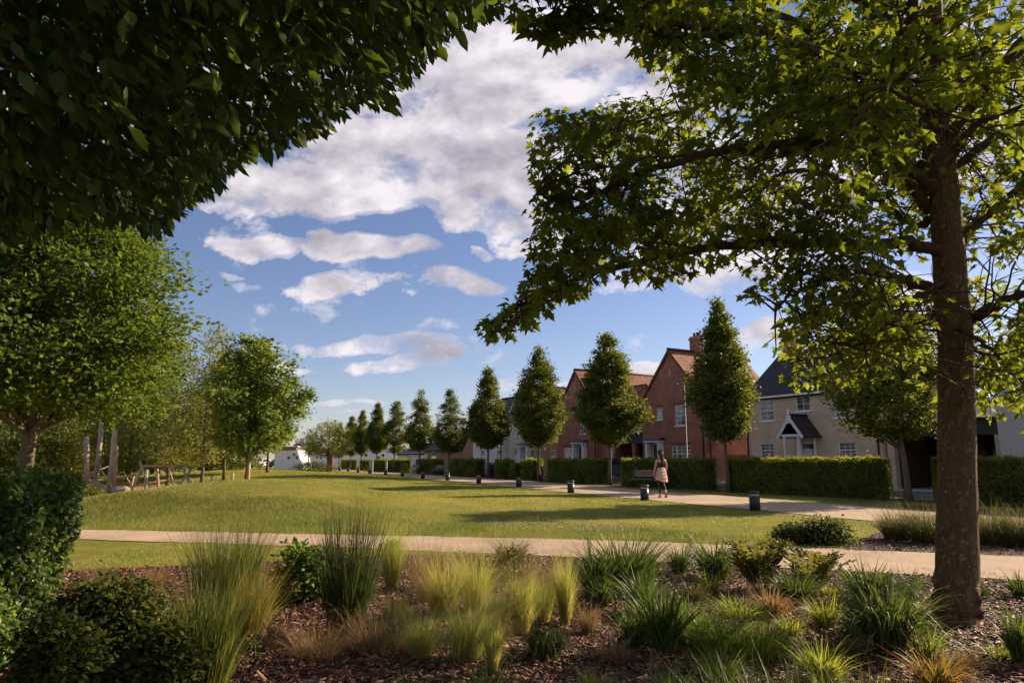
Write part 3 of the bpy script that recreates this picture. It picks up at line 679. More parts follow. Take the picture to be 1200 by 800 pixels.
# ---- bark chips lying on the beds (nobody could count them)
def in_world_poly(x, y, poly): return in_poly(x, y, [(p.x, p.y) for p in poly])
def chips(name, poly, n, x0, x1, y0, y1, ymax_density):
    rng = np.random.default_rng(5)
    x = rng.uniform(x0, x1, n); y = y0 + (y1 - y0) * rng.uniform(0, 1, n) ** 1.15
    k = in_world_poly(x, y, poly); x, y = x[k], y[k]; n = len(x)
    l = rng.gamma(2.6, 0.013, n) + 0.010; w = l * rng.uniform(0.15, 0.4, n); h = rng.uniform(0.003, 0.008, n)
    yaw = rng.uniform(0, math.pi, n); pit = rng.normal(0, 0.28, n); rol = rng.normal(0, 0.3, n)
    cyw, syw, cp, sp_, cr, sr = np.cos(yaw), np.sin(yaw), np.cos(pit), np.sin(pit), np.cos(rol), np.sin(rol)
    ax = np.stack([cyw * cp, syw * cp, sp_], 1); ay = np.stack([-syw * cr, cyw * cr, sr], 1); az = np.cross(ax, ay)
    c = np.stack([x, y, rng.uniform(0.006, 0.03, n)], 1)
    corners = np.array([(-1, -0.6, -1), (1, -1, -1), (0.8, 1, -1), (-1, 0.7, -1), (-1, -0.6, 1), (1, -1, 1), (0.8, 1, 1), (-1, 0.7, 1)], float) * 0.5
    V = c[:, None] + corners[None, :, 0:1] * l[:, None, None] * ax[:, None] + corners[None, :, 1:2] * w[:, None, None] * ay[:, None] + corners[None, :, 2:3] * h[:, None, None] * az[:, None]
    q = np.array([(4, 5, 6, 7), (0, 1, 5, 4), (1, 2, 6, 5), (2, 3, 7, 6), (3, 0, 4, 7)])
    F = (q[None] + (np.arange(n) * 8)[:, None, None]).reshape(-1, 4)
    tag(link(name, np_mesh(name, V.reshape(-1, 3), F, M_chip)), 'brown bark chips scattered over the planting bed', 'bark chips', kind='stuff')
chips('bark_chips', B1w, 76000, -6.5, 8.5, 3.2, 10.5, 0)
o_ = [o for o in COL.objects if o.name == 'bark_chips'][0]; o_['label'] = 'brown bark chips covering the planting bed in the foreground'
chips('bark_chips', B2, 16000, 5, 16, 9.5, 17.5, 0)
[o for o in COL.objects if o.name == 'bark_chips.001'][0]['label'] = 'brown bark chips on the bed across the path, under the ornamental grasses'

# ---- mown lawn blades
def lawn_blades():
    rng = np.random.default_rng(11)
    def area(n, x0, x1, y0, y1, pw, hmul, name, mat, label, cond, wmul=1.0):
        y = y0 + (y1 - y0) * rng.uniform(0, 1, n) ** pw; x = rng.uniform(x0, x1, n)
        k = cond(x, y); x, y = x[k], y[k]; n = len(x)
        px, py, t = project(np.stack([x, y, np.zeros(n)], 1)); k = (px > -60) & (px < 1260) & (t > 0); x, y, t = x[k], y[k], t[k]; n = len(x)
        z = hz(x, y); base = np.stack([x, y, z - 0.005], 1); a = rng.uniform(0, 6.28, n)
        sc = np.clip(t / 12, 1.0, 3.5)
        pn = 0.5 + 0.5 * np.sin(x * 0.9 + 2 * np.sin(y * 0.7)) * np.sin(y * 1.3 + 1.2 * np.sin(x * 0.8))
        h = rng.uniform(0.018, 0.05, n) * hmul * (0.6 + 0.8 * pn) * (0.8 + 0.25 * sc)
        V, F, uv = blades_np(rng, base, np.stack([np.cos(a), np.sin(a)], 1), h, h * rng.uniform(0.2, 0.9, n), 0.007 * sc * wmul * rng.uniform(0.7, 1.3, n), 0.15, 2, 1.5)
        tag(link(name, np_mesh(name, V, F, mat, uv=uv)), label, 'grass', kind='stuff')
    def lawn_c(x, y):
        s = SX * x + SY * y; d = DX * x + DY * y
        return (y > far_edge(x) + 0.02) & (d < path2_front(s) - 0.03) & ~in_world_poly(x, y, B2) & ~((((x + 15.5) / 6.0) ** 2 + ((y - 29) / 5.0) ** 2) < 1)
    area(420000, -22, 9, 11, 46, 1.7, 1.0, 'lawn_grass', bm_lawn, 'short sunlit grass on the big lawn between the two paths', lawn_c)
    area(90000, -6, 0.8, 8.6, 12.9, 1.0, 0.9, 'lawn_grass', bm_lawn, 'short grass on the strip of lawn between front path and planting bed', lambda x, y: (y < near_edge(x) - 0.02) & ~in_world_poly(x, y, B1))
    area(90000, -16, 6, 12, 18.5, 1.0, 2.1, 'long_grass', bm_long, 'longer unmown green grass on the bank above the front path', lambda x, y: lawn_c(x, y) & (y - far_edge(x) < 3.6 + np.sin(x) * 0.5 - 0.16 * (x + 6)) & (y - far_edge(x) > 0.04))
    area(16000, 4, 22, 18, 34, 1.0, 1.6, 'verge_grass', bm_long, 'grass verge beside the long path in front of the hedges', lambda x, y: (DX * x + DY * y > np.minimum(path2_front(SX * x + SY * y) + 4.25, tree_row(SX * x + SY * y) - 0.85)) & (DX * x + DY * y < tree_row(SX * x + SY * y) - 0.1) & ~in_world_poly(x, y, B2))
lawn_blades()
# clover flowers
def clover():
    rng = np.random.default_rng(3); n = 500
    x = rng.uniform(-0.5, 2.5, n); y = np.interp(x, [-0.5, 2.5], [13.9, 13.2]) + rng.gamma(2, 0.45, n)
    pos = np.stack([x, y, hz(x, y) + 0.07], 1); d = rnd_dirs(n, rng); d[:, 2] = 0.3
    o = leaves('clover_flowers', T_OVW, pos, d, rnd_dirs(n, rng) + np.array([0, 0, 1.0]), rng.uniform(0.02, 0.04, n), leaf_mat('clover_white', [(0.4, 0.38, 0.3), (0.55, 0.5, 0.42)], (0.4, 0.4, 0.3), 0.2))
    tag(o, 'white clover flowers in the lawn beside the front path', 'clover', kind='stuff')
clover()

# ================================================================== HOUSES
def window(parent, x0, z0, x1, z1, cols=2, rows=4, sash=True, sill=True, y=0.06, mull=0):
    m = MB(); b = 0.055; bar = 0.022
    m.box(x0, y - 0.02, z0, x0 + b, y + 0.04, z1); m.box(x1 - b, y - 0.02, z0, x1, y + 0.04, z1)
    m.box(x0 + b, y - 0.018, z0, x1 - b, y + 0.038, z0 + b); m.box(x0 + b, y - 0.018, z1 - b, x1 - b, y + 0.038, z1)
    for i in range(1, cols): xx = x0 + b + (x1 - x0 - 2 * b) * i / cols; m.box(xx - bar / 2, y - 0.008, z0 + b, xx + bar / 2, y + 0.02, z1 - b)
    for i in range(1, mull + 1): xx = x0 + (x1 - x0) * (0.25 if i == 1 else 0.75); m.box(xx - 0.04, y - 0.016, z0 + b, xx + 0.04, y + 0.036, z1 - b)
    for i in range(1, rows):
        zz = z0 + b + (z1 - z0 - 2 * b) * i / rows; w = bar if not (sash and i == rows // 2) else 0.05
        m.box(x0 + b, y - 0.011, zz - w / 2, x1 - b, y + 0.022, zz + w / 2)
    f = m.build('window', white, parent)
    p = MB(); p.box(x0 + b, y + 0.003, z0 + b, x1 - b, y + 0.014, z1 - b); p.build('pane', pane_m, f)
    if sill:
        s = MB(); s.box(x0 - 0.07, -0.07, z0 - 0.07, x1 + 0.07, y - 0.022, z0 - 0.002); s.build('sill', white, f)
    return f
def lintel(parent, x0, x1, z1, mat):
    m = MB(); m.box(x0 - 0.08, -0.006, z1 + 0.004, x1 + 0.08, 0.03, z1 + 0.22); m.build('lintel', mat, parent)
def wall_mesh(w, depth, eaves, ridge, typ, ops, y_rec=0.10):
    m = MB()
    xs = sorted({0, w} | {o[0] for o in ops} | {o[2] for o in ops}); zs = sorted({-0.1, eaves} | {o[1] for o in ops} | {o[3] for o in ops})
    for i in range(len(xs) - 1):
        for j in range(len(zs) - 1):
            cx = (xs[i] + xs[i + 1]) / 2; cz = (zs[j] + zs[j + 1]) / 2
            if any(o[0] < cx < o[2] and o[1] < cz < o[3] for o in ops): continue
            m.face([(xs[i], 0, zs[j]), (xs[i + 1], 0, zs[j]), (xs[i + 1], 0, zs[j + 1]), (xs[i], 0, zs[j + 1])])
    for x0, z0, x1, z1 in ops:
        y = y_rec
        m.face([(x0, 0, z0), (x0, y, z0), (x0, y, z1), (x0, 0, z1)]); m.face([(x1, 0, z0), (x1, 0, z1), (x1, y, z1), (x1, y, z0)])
        m.face([(x0, 0, z1), (x0, y, z1), (x1, y, z1), (x1, 0, z1)]); m.face([(x0, 0, z0), (x1, 0, z0), (x1, y, z0), (x0, y, z0)])
        m.face([(x0, y, z0), (x1, y, z0), (x1, y, z1), (x0, y, z1)])
    m.face([(0, 0, -0.1), (0, 0, eaves), (0, depth, eaves), (0, depth, -0.1)]); m.face([(w, 0, -0.1), (w, depth, -0.1), (w, depth, eaves), (w, 0, eaves)])
    m.face([(0, depth, -0.1), (0, depth, eaves), (w, depth, eaves), (w, depth, -0.1)])
    if typ == 'gable':
        m.face([(0, 0, eaves), (w, 0, eaves), (w / 2, 0, ridge)]); m.face([(0, depth, eaves), (w / 2, depth, ridge), (w, depth, eaves)])
    else:
        m.face([(0, 0, eaves), (0, depth / 2, ridge), (0, depth, eaves)]); m.face([(w, 0, eaves), (w, depth, eaves), (w, depth / 2, ridge)])
    return m
def roof_mesh(w, depth, eaves, ridge, typ, oh=0.25, th=0.14, ohg=0.12):
    m = MB(); l = 0.03
    if typ == 'gable':
        k = (ridge - eaves) / (w / 2); e = eaves - k * oh + l; r_ = ridge + l + 0.06
        m.slab([(w + oh, -ohg, e), (w + oh, depth + ohg, e), (w / 2, depth + ohg, r_), (w / 2, -ohg, r_)], th)
        m.slab([(-oh, depth + ohg, e), (-oh, -ohg, e), (w / 2 - 0.001, -ohg, r_), (w / 2 - 0.001, depth + ohg, r_)], th)
        m.tube([(w / 2, -ohg, r_), (w / 2, depth + ohg, r_)], [0.1, 0.1], 8)
    else:
        k = (ridge - eaves) / (depth / 2); e = eaves - k * oh + l; r_ = ridge + l + 0.06
        m.slab([(-ohg, -oh, e), (w + ohg, -oh, e), (w + ohg, depth / 2, r_), (-ohg, depth / 2, r_)], th)
        m.slab([(w + ohg, depth + oh, e), (-ohg, depth + oh, e), (-ohg, depth / 2 + 0.001, r_), (w + ohg, depth / 2 + 0.001, r_)], th)
        m.tube([(-ohg, depth / 2, r_), (w + ohg, depth / 2, r_)], [0.1, 0.1], 8)
    return m
class House:
    def __init__(h, label, sL, d, w, depth, eaves, ridge, typ, wm, rm, px_ops, cat='house', name='house', lint=None, group='houses along the street'):
        h.d, h.sL = d, sL; loc = P(sL, d); h.e = empty(name, loc, R(-60), label, cat, group); h.w = w; h.depth = depth; h.eaves = eaves; h.ridge = ridge
        ops = []; h.ops = []
        for o in px_ops:
            x0, y0, x1, y1 = o[:4]; cx = (x0 + x1) / 2; cy_ = (y0 + y1) / 2
            xa = sL - facade(x0, cy_, d)[0]; xb = sL - facade(x1, cy_, d)[0]; za = facade(cx, y1, d)[1]; zb = facade(cx, y0, d)[1]
            if o[4] == 'door': za = 0.1
            ops.append((xa, za, xb, zb)); h.ops.append((xa, za, xb, zb) + tuple(o[4:]))
        h.wall = wall_mesh(w, depth, eaves, ridge, typ, ops).build('wall', wm, h.e)
        h.roof = roof_mesh(w, depth, eaves, ridge, typ).build('roof', rm, h.e)
        for o in h.ops:
            x0, z0, x1, z1, kind = o[:5]
            if kind == 'door':
                m = MB(); m.box(x0 + 0.02, 0.04, z0, x1 - 0.02, 0.09, z1 - 0.3)
                for k in range(3): m.box(x0 + 0.12, 0.02, z0 + 0.15 + k * 0.55, x1 - 0.12, 0.042, z0 + 0.55 + k * 0.55)
                dr = m.build('door', MATS[o[5]], h.e)
                g = MB(); g.box(x0 + 0.08, 0.05, z1 - 0.27, x1 - 0.08, 0.08, z1 - 0.03); g.build('fanlight', pane_m, dr)
                g = MB(); g.box(x1 - 0.2, -0.03, z0 + 1.0, x1 - 0.15, 0.018, z0 + 1.12); g.build('handle', steel_grey, dr)
                f = MB(); f.box(x0 - 0.05, -0.02, z0, x0 + 0.018, 0.1, z1 + 0.05); f.box(x1 - 0.018, -0.02, z0, x1 + 0.05, 0.1, z1 + 0.05); f.box(x0 + 0.018, -0.018, z1 - 0.03, x1 - 0.018, 0.098, z1 + 0.048); f.build('door_frame', white, dr)
            elif kind == 'three': window(h.e, x0, z0, x1, z1, 4, 4, True, True, mull=2)
            else: window(h.e, x0, z0, x1, z1, o[5], o[6], kind == 'sash')
            if lint and kind != 'door': lintel(h.e, x0, x1, z1, lint)
    def box(h, name, mat, *b, parent=None):
        m = MB(); m.box(*b); return m.build(name, mat, parent or h.e)
    def pipe(h, x, z1, mat=None, y=-0.06):
        m = MB(); m.tube([(x, y, 0.02), (x, y, z1)], [0.045, 0.045], 8); m.tube([(x, y, z1), (x, y - 0.12, z1 + 0.22)], [0.045, 0.045], 8); m.build('downpipe', mat or black_pipe, h.e)
    def gutter(h, z, y, mat=None, x0=None, x1=None):
        h.box('gutter', mat or white, -0.15 if x0 is None else x0, y - 0.10, z - 0.10, h.w + 0.15 if x1 is None else x1, y, z)
    def chimney(h, x, y, z0, z1, mat, sx=0.35, sy=0.3, pots=2):
        m = MB(); m.box(x - sx, y - sy, z0, x + sx, y + sy, z1 - 0.25); m.box(x - sx - 0.05, y - sy - 0.05, z1 - 0.25, x + sx + 0.05, y + sy + 0.05, z1 - 0.1); m.box(x - sx, y - sy, z1 - 0.1, x + sx, y + sy, z1)
        c = m.build('chimney', mat, h.roof)
        for k in range(pots):
            q = MB(); q.lathe([(0.10, 0), (0.085, 0.2), (0.11, 0.24), (0.11, 0.28)], 10, (x + (k - (pots - 1) / 2) * 0.3, y, z1)); q.build('chimney_pot', tile_red, c)
    def verge(h, mat, oh=0.25):
        k = (h.ridge - h.eaves) / (h.w / 2); L_ = math.hypot(h.w / 2 + oh, (h.w / 2 + oh) * k); m = MB()
        for sgn in (0, 1):
            ang = math.atan(k)
            if sgn == 0: M = Matrix.Translation((-oh, -0.13, h.eaves - k * oh - 0.09)) @ Matrix.Rotation(-ang, 4, 'Y')
            else: M = Matrix.Translation((h.w + oh, -0.13, h.eaves - k * oh - 0.09)) @ Matrix.Rotation(ang, 4, 'Y') @ Matrix.Scale(-1, 4, (1, 0, 0))
            m.box(0, 0, -0.06, L_ + (0.02 if sgn else -0.03), 0.006, 0.05, M)
        m.build('verge', mat, h.e)

MATS['door_dark'] = plain('door_dark', (0.03, 0.035, 0.045), 0.4); MATS['door_white'] = white
MATS['door_blue'] = plain('door_blue', (0.30, 0.36, 0.42), 0.4)
# --- buff brick cottage with gabled porch (right)
hR = House('buff brick house with a dark tiled roof and a white gabled timber porch', 28.35, 32.4, 8.25, 7.0, 5.05, 7.8, 'side', brick_buff, tile_dark,
           [(890.5, 469, 906.5, 493, 'sash', 2, 4), (932.5, 464, 949.5, 481.5, 'case', 2, 2), (977, 467, 992, 489, 'sash', 2, 4), (891, 519, 907, 536, 'sash', 3, 4), (982.5, 517.5, 1003.5, 536.5, 'sash', 3, 4), (937, 519, 951, 548, 'door', 'door_white')], lint=None)
hR.gutter(4.95, -0.22); hR.pipe(0.12, 4.6); hR.pipe(8.1, 4.6)
hR.chimney(0.75, 3.5, 7.2, 9.15, brick_tan)
hR.box('wall_lamp', black_paint, 4.35, -0.18, 1.95, 4.47, -0.05, 2.2)
def porch(h, px0, px1, dd, z_e, z_r):
    x0 = h.sL - facade(px0, 510, h.d - dd)[0]; x1 = h.sL - facade(px1, 510, h.d - dd)[0]; xm = (x0 + x1) / 2
    p = empty('porch'); p.parent = h.e
    m = MB(); m.slab([(x1, -dd, z_e), (x1, -0.01, z_e), (xm, -0.01, z_r), (xm, -dd, z_r)], 0.07); m.slab([(x0, -0.01, z_e), (x0, -dd, z_e), (xm - .001, -dd, z_r), (xm - .001, -0.01, z_r)], 0.07)
    m.tube([(xm, -dd, z_r + 0.02), (xm, -0.01, z_r + 0.02)], [0.06, 0.06], 8); m.build('porch_roof', tile_dark, p)
    k = (z_r - z_e) / (xm - x0); ang = math.atan(k); Lb = math.hypot(xm - x0, z_r - z_e)
    b = MB(); b.box(0, 0, -0.16, Lb + 0.03, 0.05, -0.01, Matrix.Translation((x0, -dd - 0.055, z_e)) @ Matrix.Rotation(-ang, 4, 'Y'))
    b.box(0, 0.002, -0.16, Lb + 0.03, 0.052, -0.01, Matrix.Translation((x1, -dd - 0.055, z_e)) @ Matrix.Rotation(ang, 4, 'Y') @ Matrix.Scale(-1, 4, (1, 0, 0)))
    b.build('bargeboard', white, p)
    f = MB(); f.box(xm - 0.045, -dd - 0.08, z_r - 0.45, xm + 0.045, -dd - 0.01, z_r + 0.30); f.build('finial', white, p)
    t = MB(); xa, xb = x0 + 0.42, x1 - 0.42
    t.box(xa - 0.1, -dd + 0.002, z_e + 0.02, xb + 0.1, -dd + 0.10, z_e + 0.16)
    t.box(xa - 0.06, -dd + 0.1, z_e - 0.02, xa + 0.06, -0.01, z_e + 0.09); t.box(xb - 0.06, -dd + 0.1, z_e - 0.02, xb + 0.06, -0.01, z_e + 0.09); t.build('crossbeam', white, p)
    for xx in (xa, xb):
        for yy in (-dd + 0.1, -0.1):
            q = MB(); q.box(xx - 0.055, yy - 0.055, 0.0, xx + 0.055, yy + 0.055, z_e + 0.018); q.build('post', white, p)
porch(hR, 910, 942, 1.5, 2.55, 3.72)
# --- carport between the buff house and the white house
def carport(label, s0, s1, d, depth, z_b0, z_b1, ridge_z, roofm, back_mat, pier, gut=True, piers=None, inner=dark_in, boards=True):
    w = s1 - s0; e = empty('carport', P(s1, d), R(-60), label, 'carport', None)
    m = MB(); m.box(0, 0, z_b0, w, 0.12, z_b1)
    if boards:
        k = int((z_b1 - z_b0) / 0.17)
        for i in range(k): m.box(0.0, -0.02, z_b0 + i * 0.17 + 0.012, w, -0.002, z_b0 + (i + 1) * 0.17 - 0.006)
    m.build('boarded_lintel', black_paint, e)
    r_ = MB(); r_.slab([(-0.02, -0.25, z_b1 + 0.08), (w + 0.02, -0.25, z_b1 + 0.08), (w + 0.02, depth * 0.5, ridge_z), (-0.02, depth * 0.5, ridge_z)], 0.12)
    r_.slab([(w + 0.02, depth + 0.2, z_b1 + 0.08), (-0.02, depth + 0.2, z_b1 + 0.08), (-0.02, depth * 0.5 + .001, ridge_z), (w + 0.02, depth * 0.5 + .001, ridge_z)], 0.12)
    r_.build('roof', roofm, e)
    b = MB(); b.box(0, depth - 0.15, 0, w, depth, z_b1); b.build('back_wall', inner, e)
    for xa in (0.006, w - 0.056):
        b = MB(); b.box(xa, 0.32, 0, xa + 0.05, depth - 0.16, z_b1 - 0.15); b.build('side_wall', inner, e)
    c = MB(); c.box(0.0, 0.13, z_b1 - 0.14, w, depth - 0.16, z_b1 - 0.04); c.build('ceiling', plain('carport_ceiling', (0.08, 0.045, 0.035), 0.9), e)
    for x in (piers if piers is not None else [0.18, w - 0.18]):
        q = MB(); q.box(x - 0.17, -0.03, 0, x + 0.17, 0.30, z_b0 - 0.004); q.build('pier', pier, e)
    if gut:
        g = MB(); g.box(-0.02, -0.36, z_b1 + 0.0, w + 0.02, -0.26, z_b1 + 0.09); g.build('gutter', white, e)
    return e
cp1 = carport('wide carport with black boarding between the buff brick house and the white house', 14.95, 20.05, 32.7, 6.0, 2.45, 3.2, 4.3, lead, dark_in, brick_buff, piers=[0.2, 4.98])
m = MB(); m.box(1.35, 5.6, 1.0, 1.8, 5.84, 1.9); m.box(2.05, 5.6, 1.0, 2.5, 5.84, 1.9); m.tube([(1.55, 5.7, 1.0), (1.55, 5.7, 0.1)], [.03, .03], 6); m.build('meter_cabinet', plain('meter_box', (0.25, 0.17, 0.13), 0.7), cp1)
m = MB(); m.tube([(0.72, -0.1, 0.0), (0.72, -0.1, 2.9)], [.045, .045], 8); m.build('downpipe', black_pipe, cp1)
# side walls of that carport
# --- white rendered house at the right edge
hG = House('white rendered house at the right end of the street', 14.85, 32.2, 9.0, 8.0, 5.2, 8.0, 'side', plain('stone_render', (0.50, 0.46, 0.43), 0.9, var=0.05, scale=1.5), tile_dark, [(1214, 440, 1236, 470, 'sash', 2, 4), (1214, 505, 1236, 535, 'sash', 2, 4)])
hG.gutter(5.1, -0.22)
# --- red brick gable house A
hA = House('red brick gabled house nearest the lamp post, with a white columned doorway', 37.5, 32.3, 5.95, 7.0, 5.45, 8.72, 'gable', brick_red, tile_red,
           [(769.3, 477.5, 776.2, 491.5, 'sash', 2, 4), (791, 474.5, 803.3, 498.5, 'sash', 2, 4), (787.5, 522, 809.5, 541, 'three', 4, 4), (765.6, 519.5, 774.6, 548, 'door', 'door_dark')], lint=brick_dark)
hA.verge(brick_dark); hA.chimney(2.975, 2.6, 7.9, 9.9, brick_red); hA.pipe(5.80, 5.1); hA.box('vent', stone_m, 2.85, -0.03, 6.9, 3.1, 0.02, 7.45)
m = MB(); m.tube([(6.02, 0.35, 0.02), (6.02, 0.35, 5.2)], [.045, .045], 8); m.build('downpipe', black_pipe, hA.e)
def canopy_door(h, o, colw=0.16):
    x0, z0, x1, z1 = o[:4]; p = empty('doorway'); p.parent = h.e
    c = MB(); c.box(x0 - 0.45, -0.62, z1 + 0.19, x1 + 0.45, -0.01, z1 + 0.27); c.slab([(x0 - 0.42, -0.6, z1 + 0.28), (x1 + 0.42, -0.6, z1 + 0.28), (x1 + 0.42, -0.01, z1 + 0.42), (x0 - 0.42, -0.01, z1 + 0.42)], 0.01); c.build('canopy', lead, p)
    f = MB(); f.box(x0 - 0.38, -0.56, z1 + 0.08, x1 + 0.38, -0.012, z1 + 0.187); f.build('canopy_fascia', white, p)
    for xx in (x0 - 0.22, x1 + 0.22):
        q = MB(); q.box(xx - colw / 2, -0.45, 0.05, xx + colw / 2, -0.02, z1 + 0.077); q.build('column', white, p)
canopy_door(hA, hA.ops[3])
m = MB(); m.lathe([(0.13, 0), (0.13, 0.05)], 12); 
al = m.build('alarm_box', plain('alarm_yellow', (0.45, 0.33, 0.10), 0.5), hA.e); al.location = (0.14, -0.01, 4.75); al.rotation_euler = (R(90), 0, 0)
hA.box('lantern', black_paint, 0.5, -0.16, 2.0, 0.62, -0.03, 2.3)
# --- carport between A and B
cp2 = carport('carport with black fascia and clay tiled roof between the two red brick houses', 37.55, 42.1, 33.4, 5.5, 2.55, 3.35, 5.9, tile_red, dark_in, brick_red, piers=[2.3, 4.2])
# --- red brick gable house B with recessed wing
hB = House('red brick gabled house behind the third street tree, with a brick side wing', 49.3, 33.0, 5.5, 10.0, 5.45, 8.72, 'gable', brick_red, tile_red,
           [(680, 494, 686, 508, 'sash', 2, 4), (660.5, 524, 671.5, 541, 'sash', 3, 4), (678.3, 521, 685.6, 548, 'door', 'door_dark')], lint=brick_dark)
hB.verge(brick_dark); hB.pipe(5.35, 5.1); hB.box('vent', stone_m, 2.55, -0.03, 6.9, 2.78, 0.02, 7.45); canopy_door(hB, hB.ops[2])
wg = wall_mesh(1.75, 6.5, 4.9, 7.2, 'side', [(0.75, 0.95, 1.45, 2.3)]); wgo = wg.build('wing_wall', brick_red, hB.e); wgo.location = (5.51, 0.45, 0)
rf = roof_mesh(1.75, 6.5, 4.9, 7.2, 'side').build('wing_roof', tile_red, hB.e); rf.location = (5.51, 0.45, 0)
wn = window(wgo, 0.75, 0.95, 1.45, 2.3, 2, 4)
# --- cream rendered house C with brick wing
hC = House('narrow cream rendered gabled house beside the white house', 57.9, 33.0, 4.6, 9.0, 5.3, 8.25, 'gable', render_cream, tile_brown,
           [(602.8, 495, 609, 511, 'sash', 2, 4), (601.5, 526, 609.5, 541, 'sash', 2, 4), (614.2, 524, 620, 548, 'door', 'door_blue')])
canopy_door(hC, hC.ops[2]); hC.verge(white); hC.pipe(4.5, 5.0)
hC2 = House('low tan brick house with brown roof between the cream house and the red brick house', 53.25, 33.6, 3.6, 7.0, 4.6, 8.05, 'side', brick_tan, tile_brown, [(645, 527, 651, 541, 'sash', 2, 4), (628.5, 527, 633, 541, 'sash', 2, 4)])
hC2.gutter(4.5, -0.22)
# --- white rendered house D
hD = House('white rendered house with a dark slate roof and brick chimney', 64.6, 32.6, 6.3, 7.0, 5.1, 7.75, 'side', render_white, tile_dark,
           [(563, 527, 567.5, 541, 'sash', 2, 4), (571.5, 514.5, 576.5, 527, 'sash', 2, 4), (582, 527, 587, 541, 'sash', 2, 4), (563.5, 498, 567.5, 508, 'sash', 2, 4), (583, 498, 587, 508, 'sash', 2, 4)])
hD.chimney(5.6, 3.5, 7.0, 9.2, brick_tan); hD.gutter(5.0, -0.22); hD.pipe(6.1, 4.7)
# --- far low brick buildings
hE = House('low tan brick building with a dark tiled roof at the far end', 81.5, 34.6, 10.8, 7.0, 2.6, 4.4, 'side', brick_tan, tile_brown, [(505, 529, 511, 541, 'sash', 2, 3)])
hE2 = House('small tan brick gabled outbuilding beside the far low building', 70.4, 34.2, 4.4, 7.0, 2.6, 4.6, 'gable', brick_tan, tile_dark, [])
hE3 = House('white walled lodge with a brown roof behind the far hedges', 93.0, 35.0, 9.5, 6.0, 2.2, 3.5, 'side', render_white, tile_brown, [(478, 530, 483, 541, 'sash', 2, 3), (490, 530, 493, 541, 'sash', 2, 3)])
hE4 = House('tan brick house with a steep brown roof, set back behind the row of street trees', 76, 47, 9.0, 7.0, 4.8, 7.2, 'side', brick_tan, tile_brown, [])
# garden wall with brick piers next to A
m = MB(); m.box(0, 0, 0, 3.2, 0.22, 1.7); gw = m.build('garden_wall', brick_red); gw.location = P(31.4, 33.8); gw.rotation_euler = (0, 0, R(-60)); tag(gw, 'low red brick garden wall between the red brick house and the buff brick house', 'wall')

# --- far porthole wall and white round-ended building
def porthole(parent, loc, r, rot=None):
    m = MB(); m.lathe([(r * 1.18, 0), (r * 1.18, 0.04)], 16); o = m.build('porthole', steel_grey, parent)
    g = MB(); g.lathe([(r, 0.042), (r, 0.06)], 16); g.build('pane', pane_dark, o)
    o.location = loc; o.rotation_euler = (R(90), 0, 0); return o
Yw = 112
def WX(px, Y, py=530): return atY(px, py, Y).x
pw = empty('porthole_wall', (WX(352, Yw), Yw, 0), 0, 'long low white wall with round portholes beyond the far hedges', 'wall')
Lw = WX(560, Yw) - WX(352, Yw); m = MB(); m.box(0, 0, 0, Lw, 0.4, 2.95); m.box(-0.05, -0.05, 2.952, Lw + 0.05, 0.45, 3.1); m.build('wall', render_white, pw)
for px, py in ((360, 532.5), (371, 535.5), (376, 535.8), (392, 535.5), (398, 535.5), (424, 533), (429, 533), (443.5, 536), (449, 533.2), (468, 533), (480, 533), (500, 533), (505, 533)):
    q = atY(px, py, Yw); porthole(pw, (q.x - WX(352, Yw), 0.0, max(0.5, q.z)), 0.2)
Yb = 100; bx = WX(322, Yb)
bb = empty('boat_shaped_building', (bx, Yb, 0), 0, 'white boat shaped building with raked end, portholes and a dark domed roof', 'building')
def hull():
    m = MB(); w0 = WX(348.5, Yb) - bx; top = atY(340, 527.5, Yb).z
    fr = [(0, 0, 0), (w0 + 0.9, 0, 0), (w0, 0, top), (0, 0, top)]; bk = [(x, 5.0, z) for x, _, z in fr]
    m.face(fr); m.face(bk[::-1])
    for i in range(4): j = (i + 1) % 4; m.face([fr[i], bk[i], bk[j], fr[j]])
    m.build('hull_wall', render_white, bb); z1 = atY(340, 522.5, Yb).z
    r_ = MB(); r_.box(0.3, 0.4, top + 0.003, w0 - 0.3, 4.6, z1 - 0.12); r_.build('upper_band', plain('band_brown', (0.16, 0.10, 0.07), 0.7), bb)
    r2 = MB(); r2.box(0.1, 0.2, z1 - 0.117, w0 - 0.1, 4.8, z1); r2.build('roof', render_white, bb)
    d = MB(); c = WX(343.5, Yb) - bx; d.lathe([(0.75, z1 + .003), (0.78, z1 + 0.2), (0.6, z1 + 0.38), (0.2, z1 + 0.48)], 18, (c, 2.5, 0)); d.build('dome', lead, bb)
    for px, py in ((338.5, 536), (344.5, 532.5), (348, 536)):
        q = atY(px, py, Yb); porthole(bb, (q.x - bx, 0.0, q.z), 0.2)
hull()

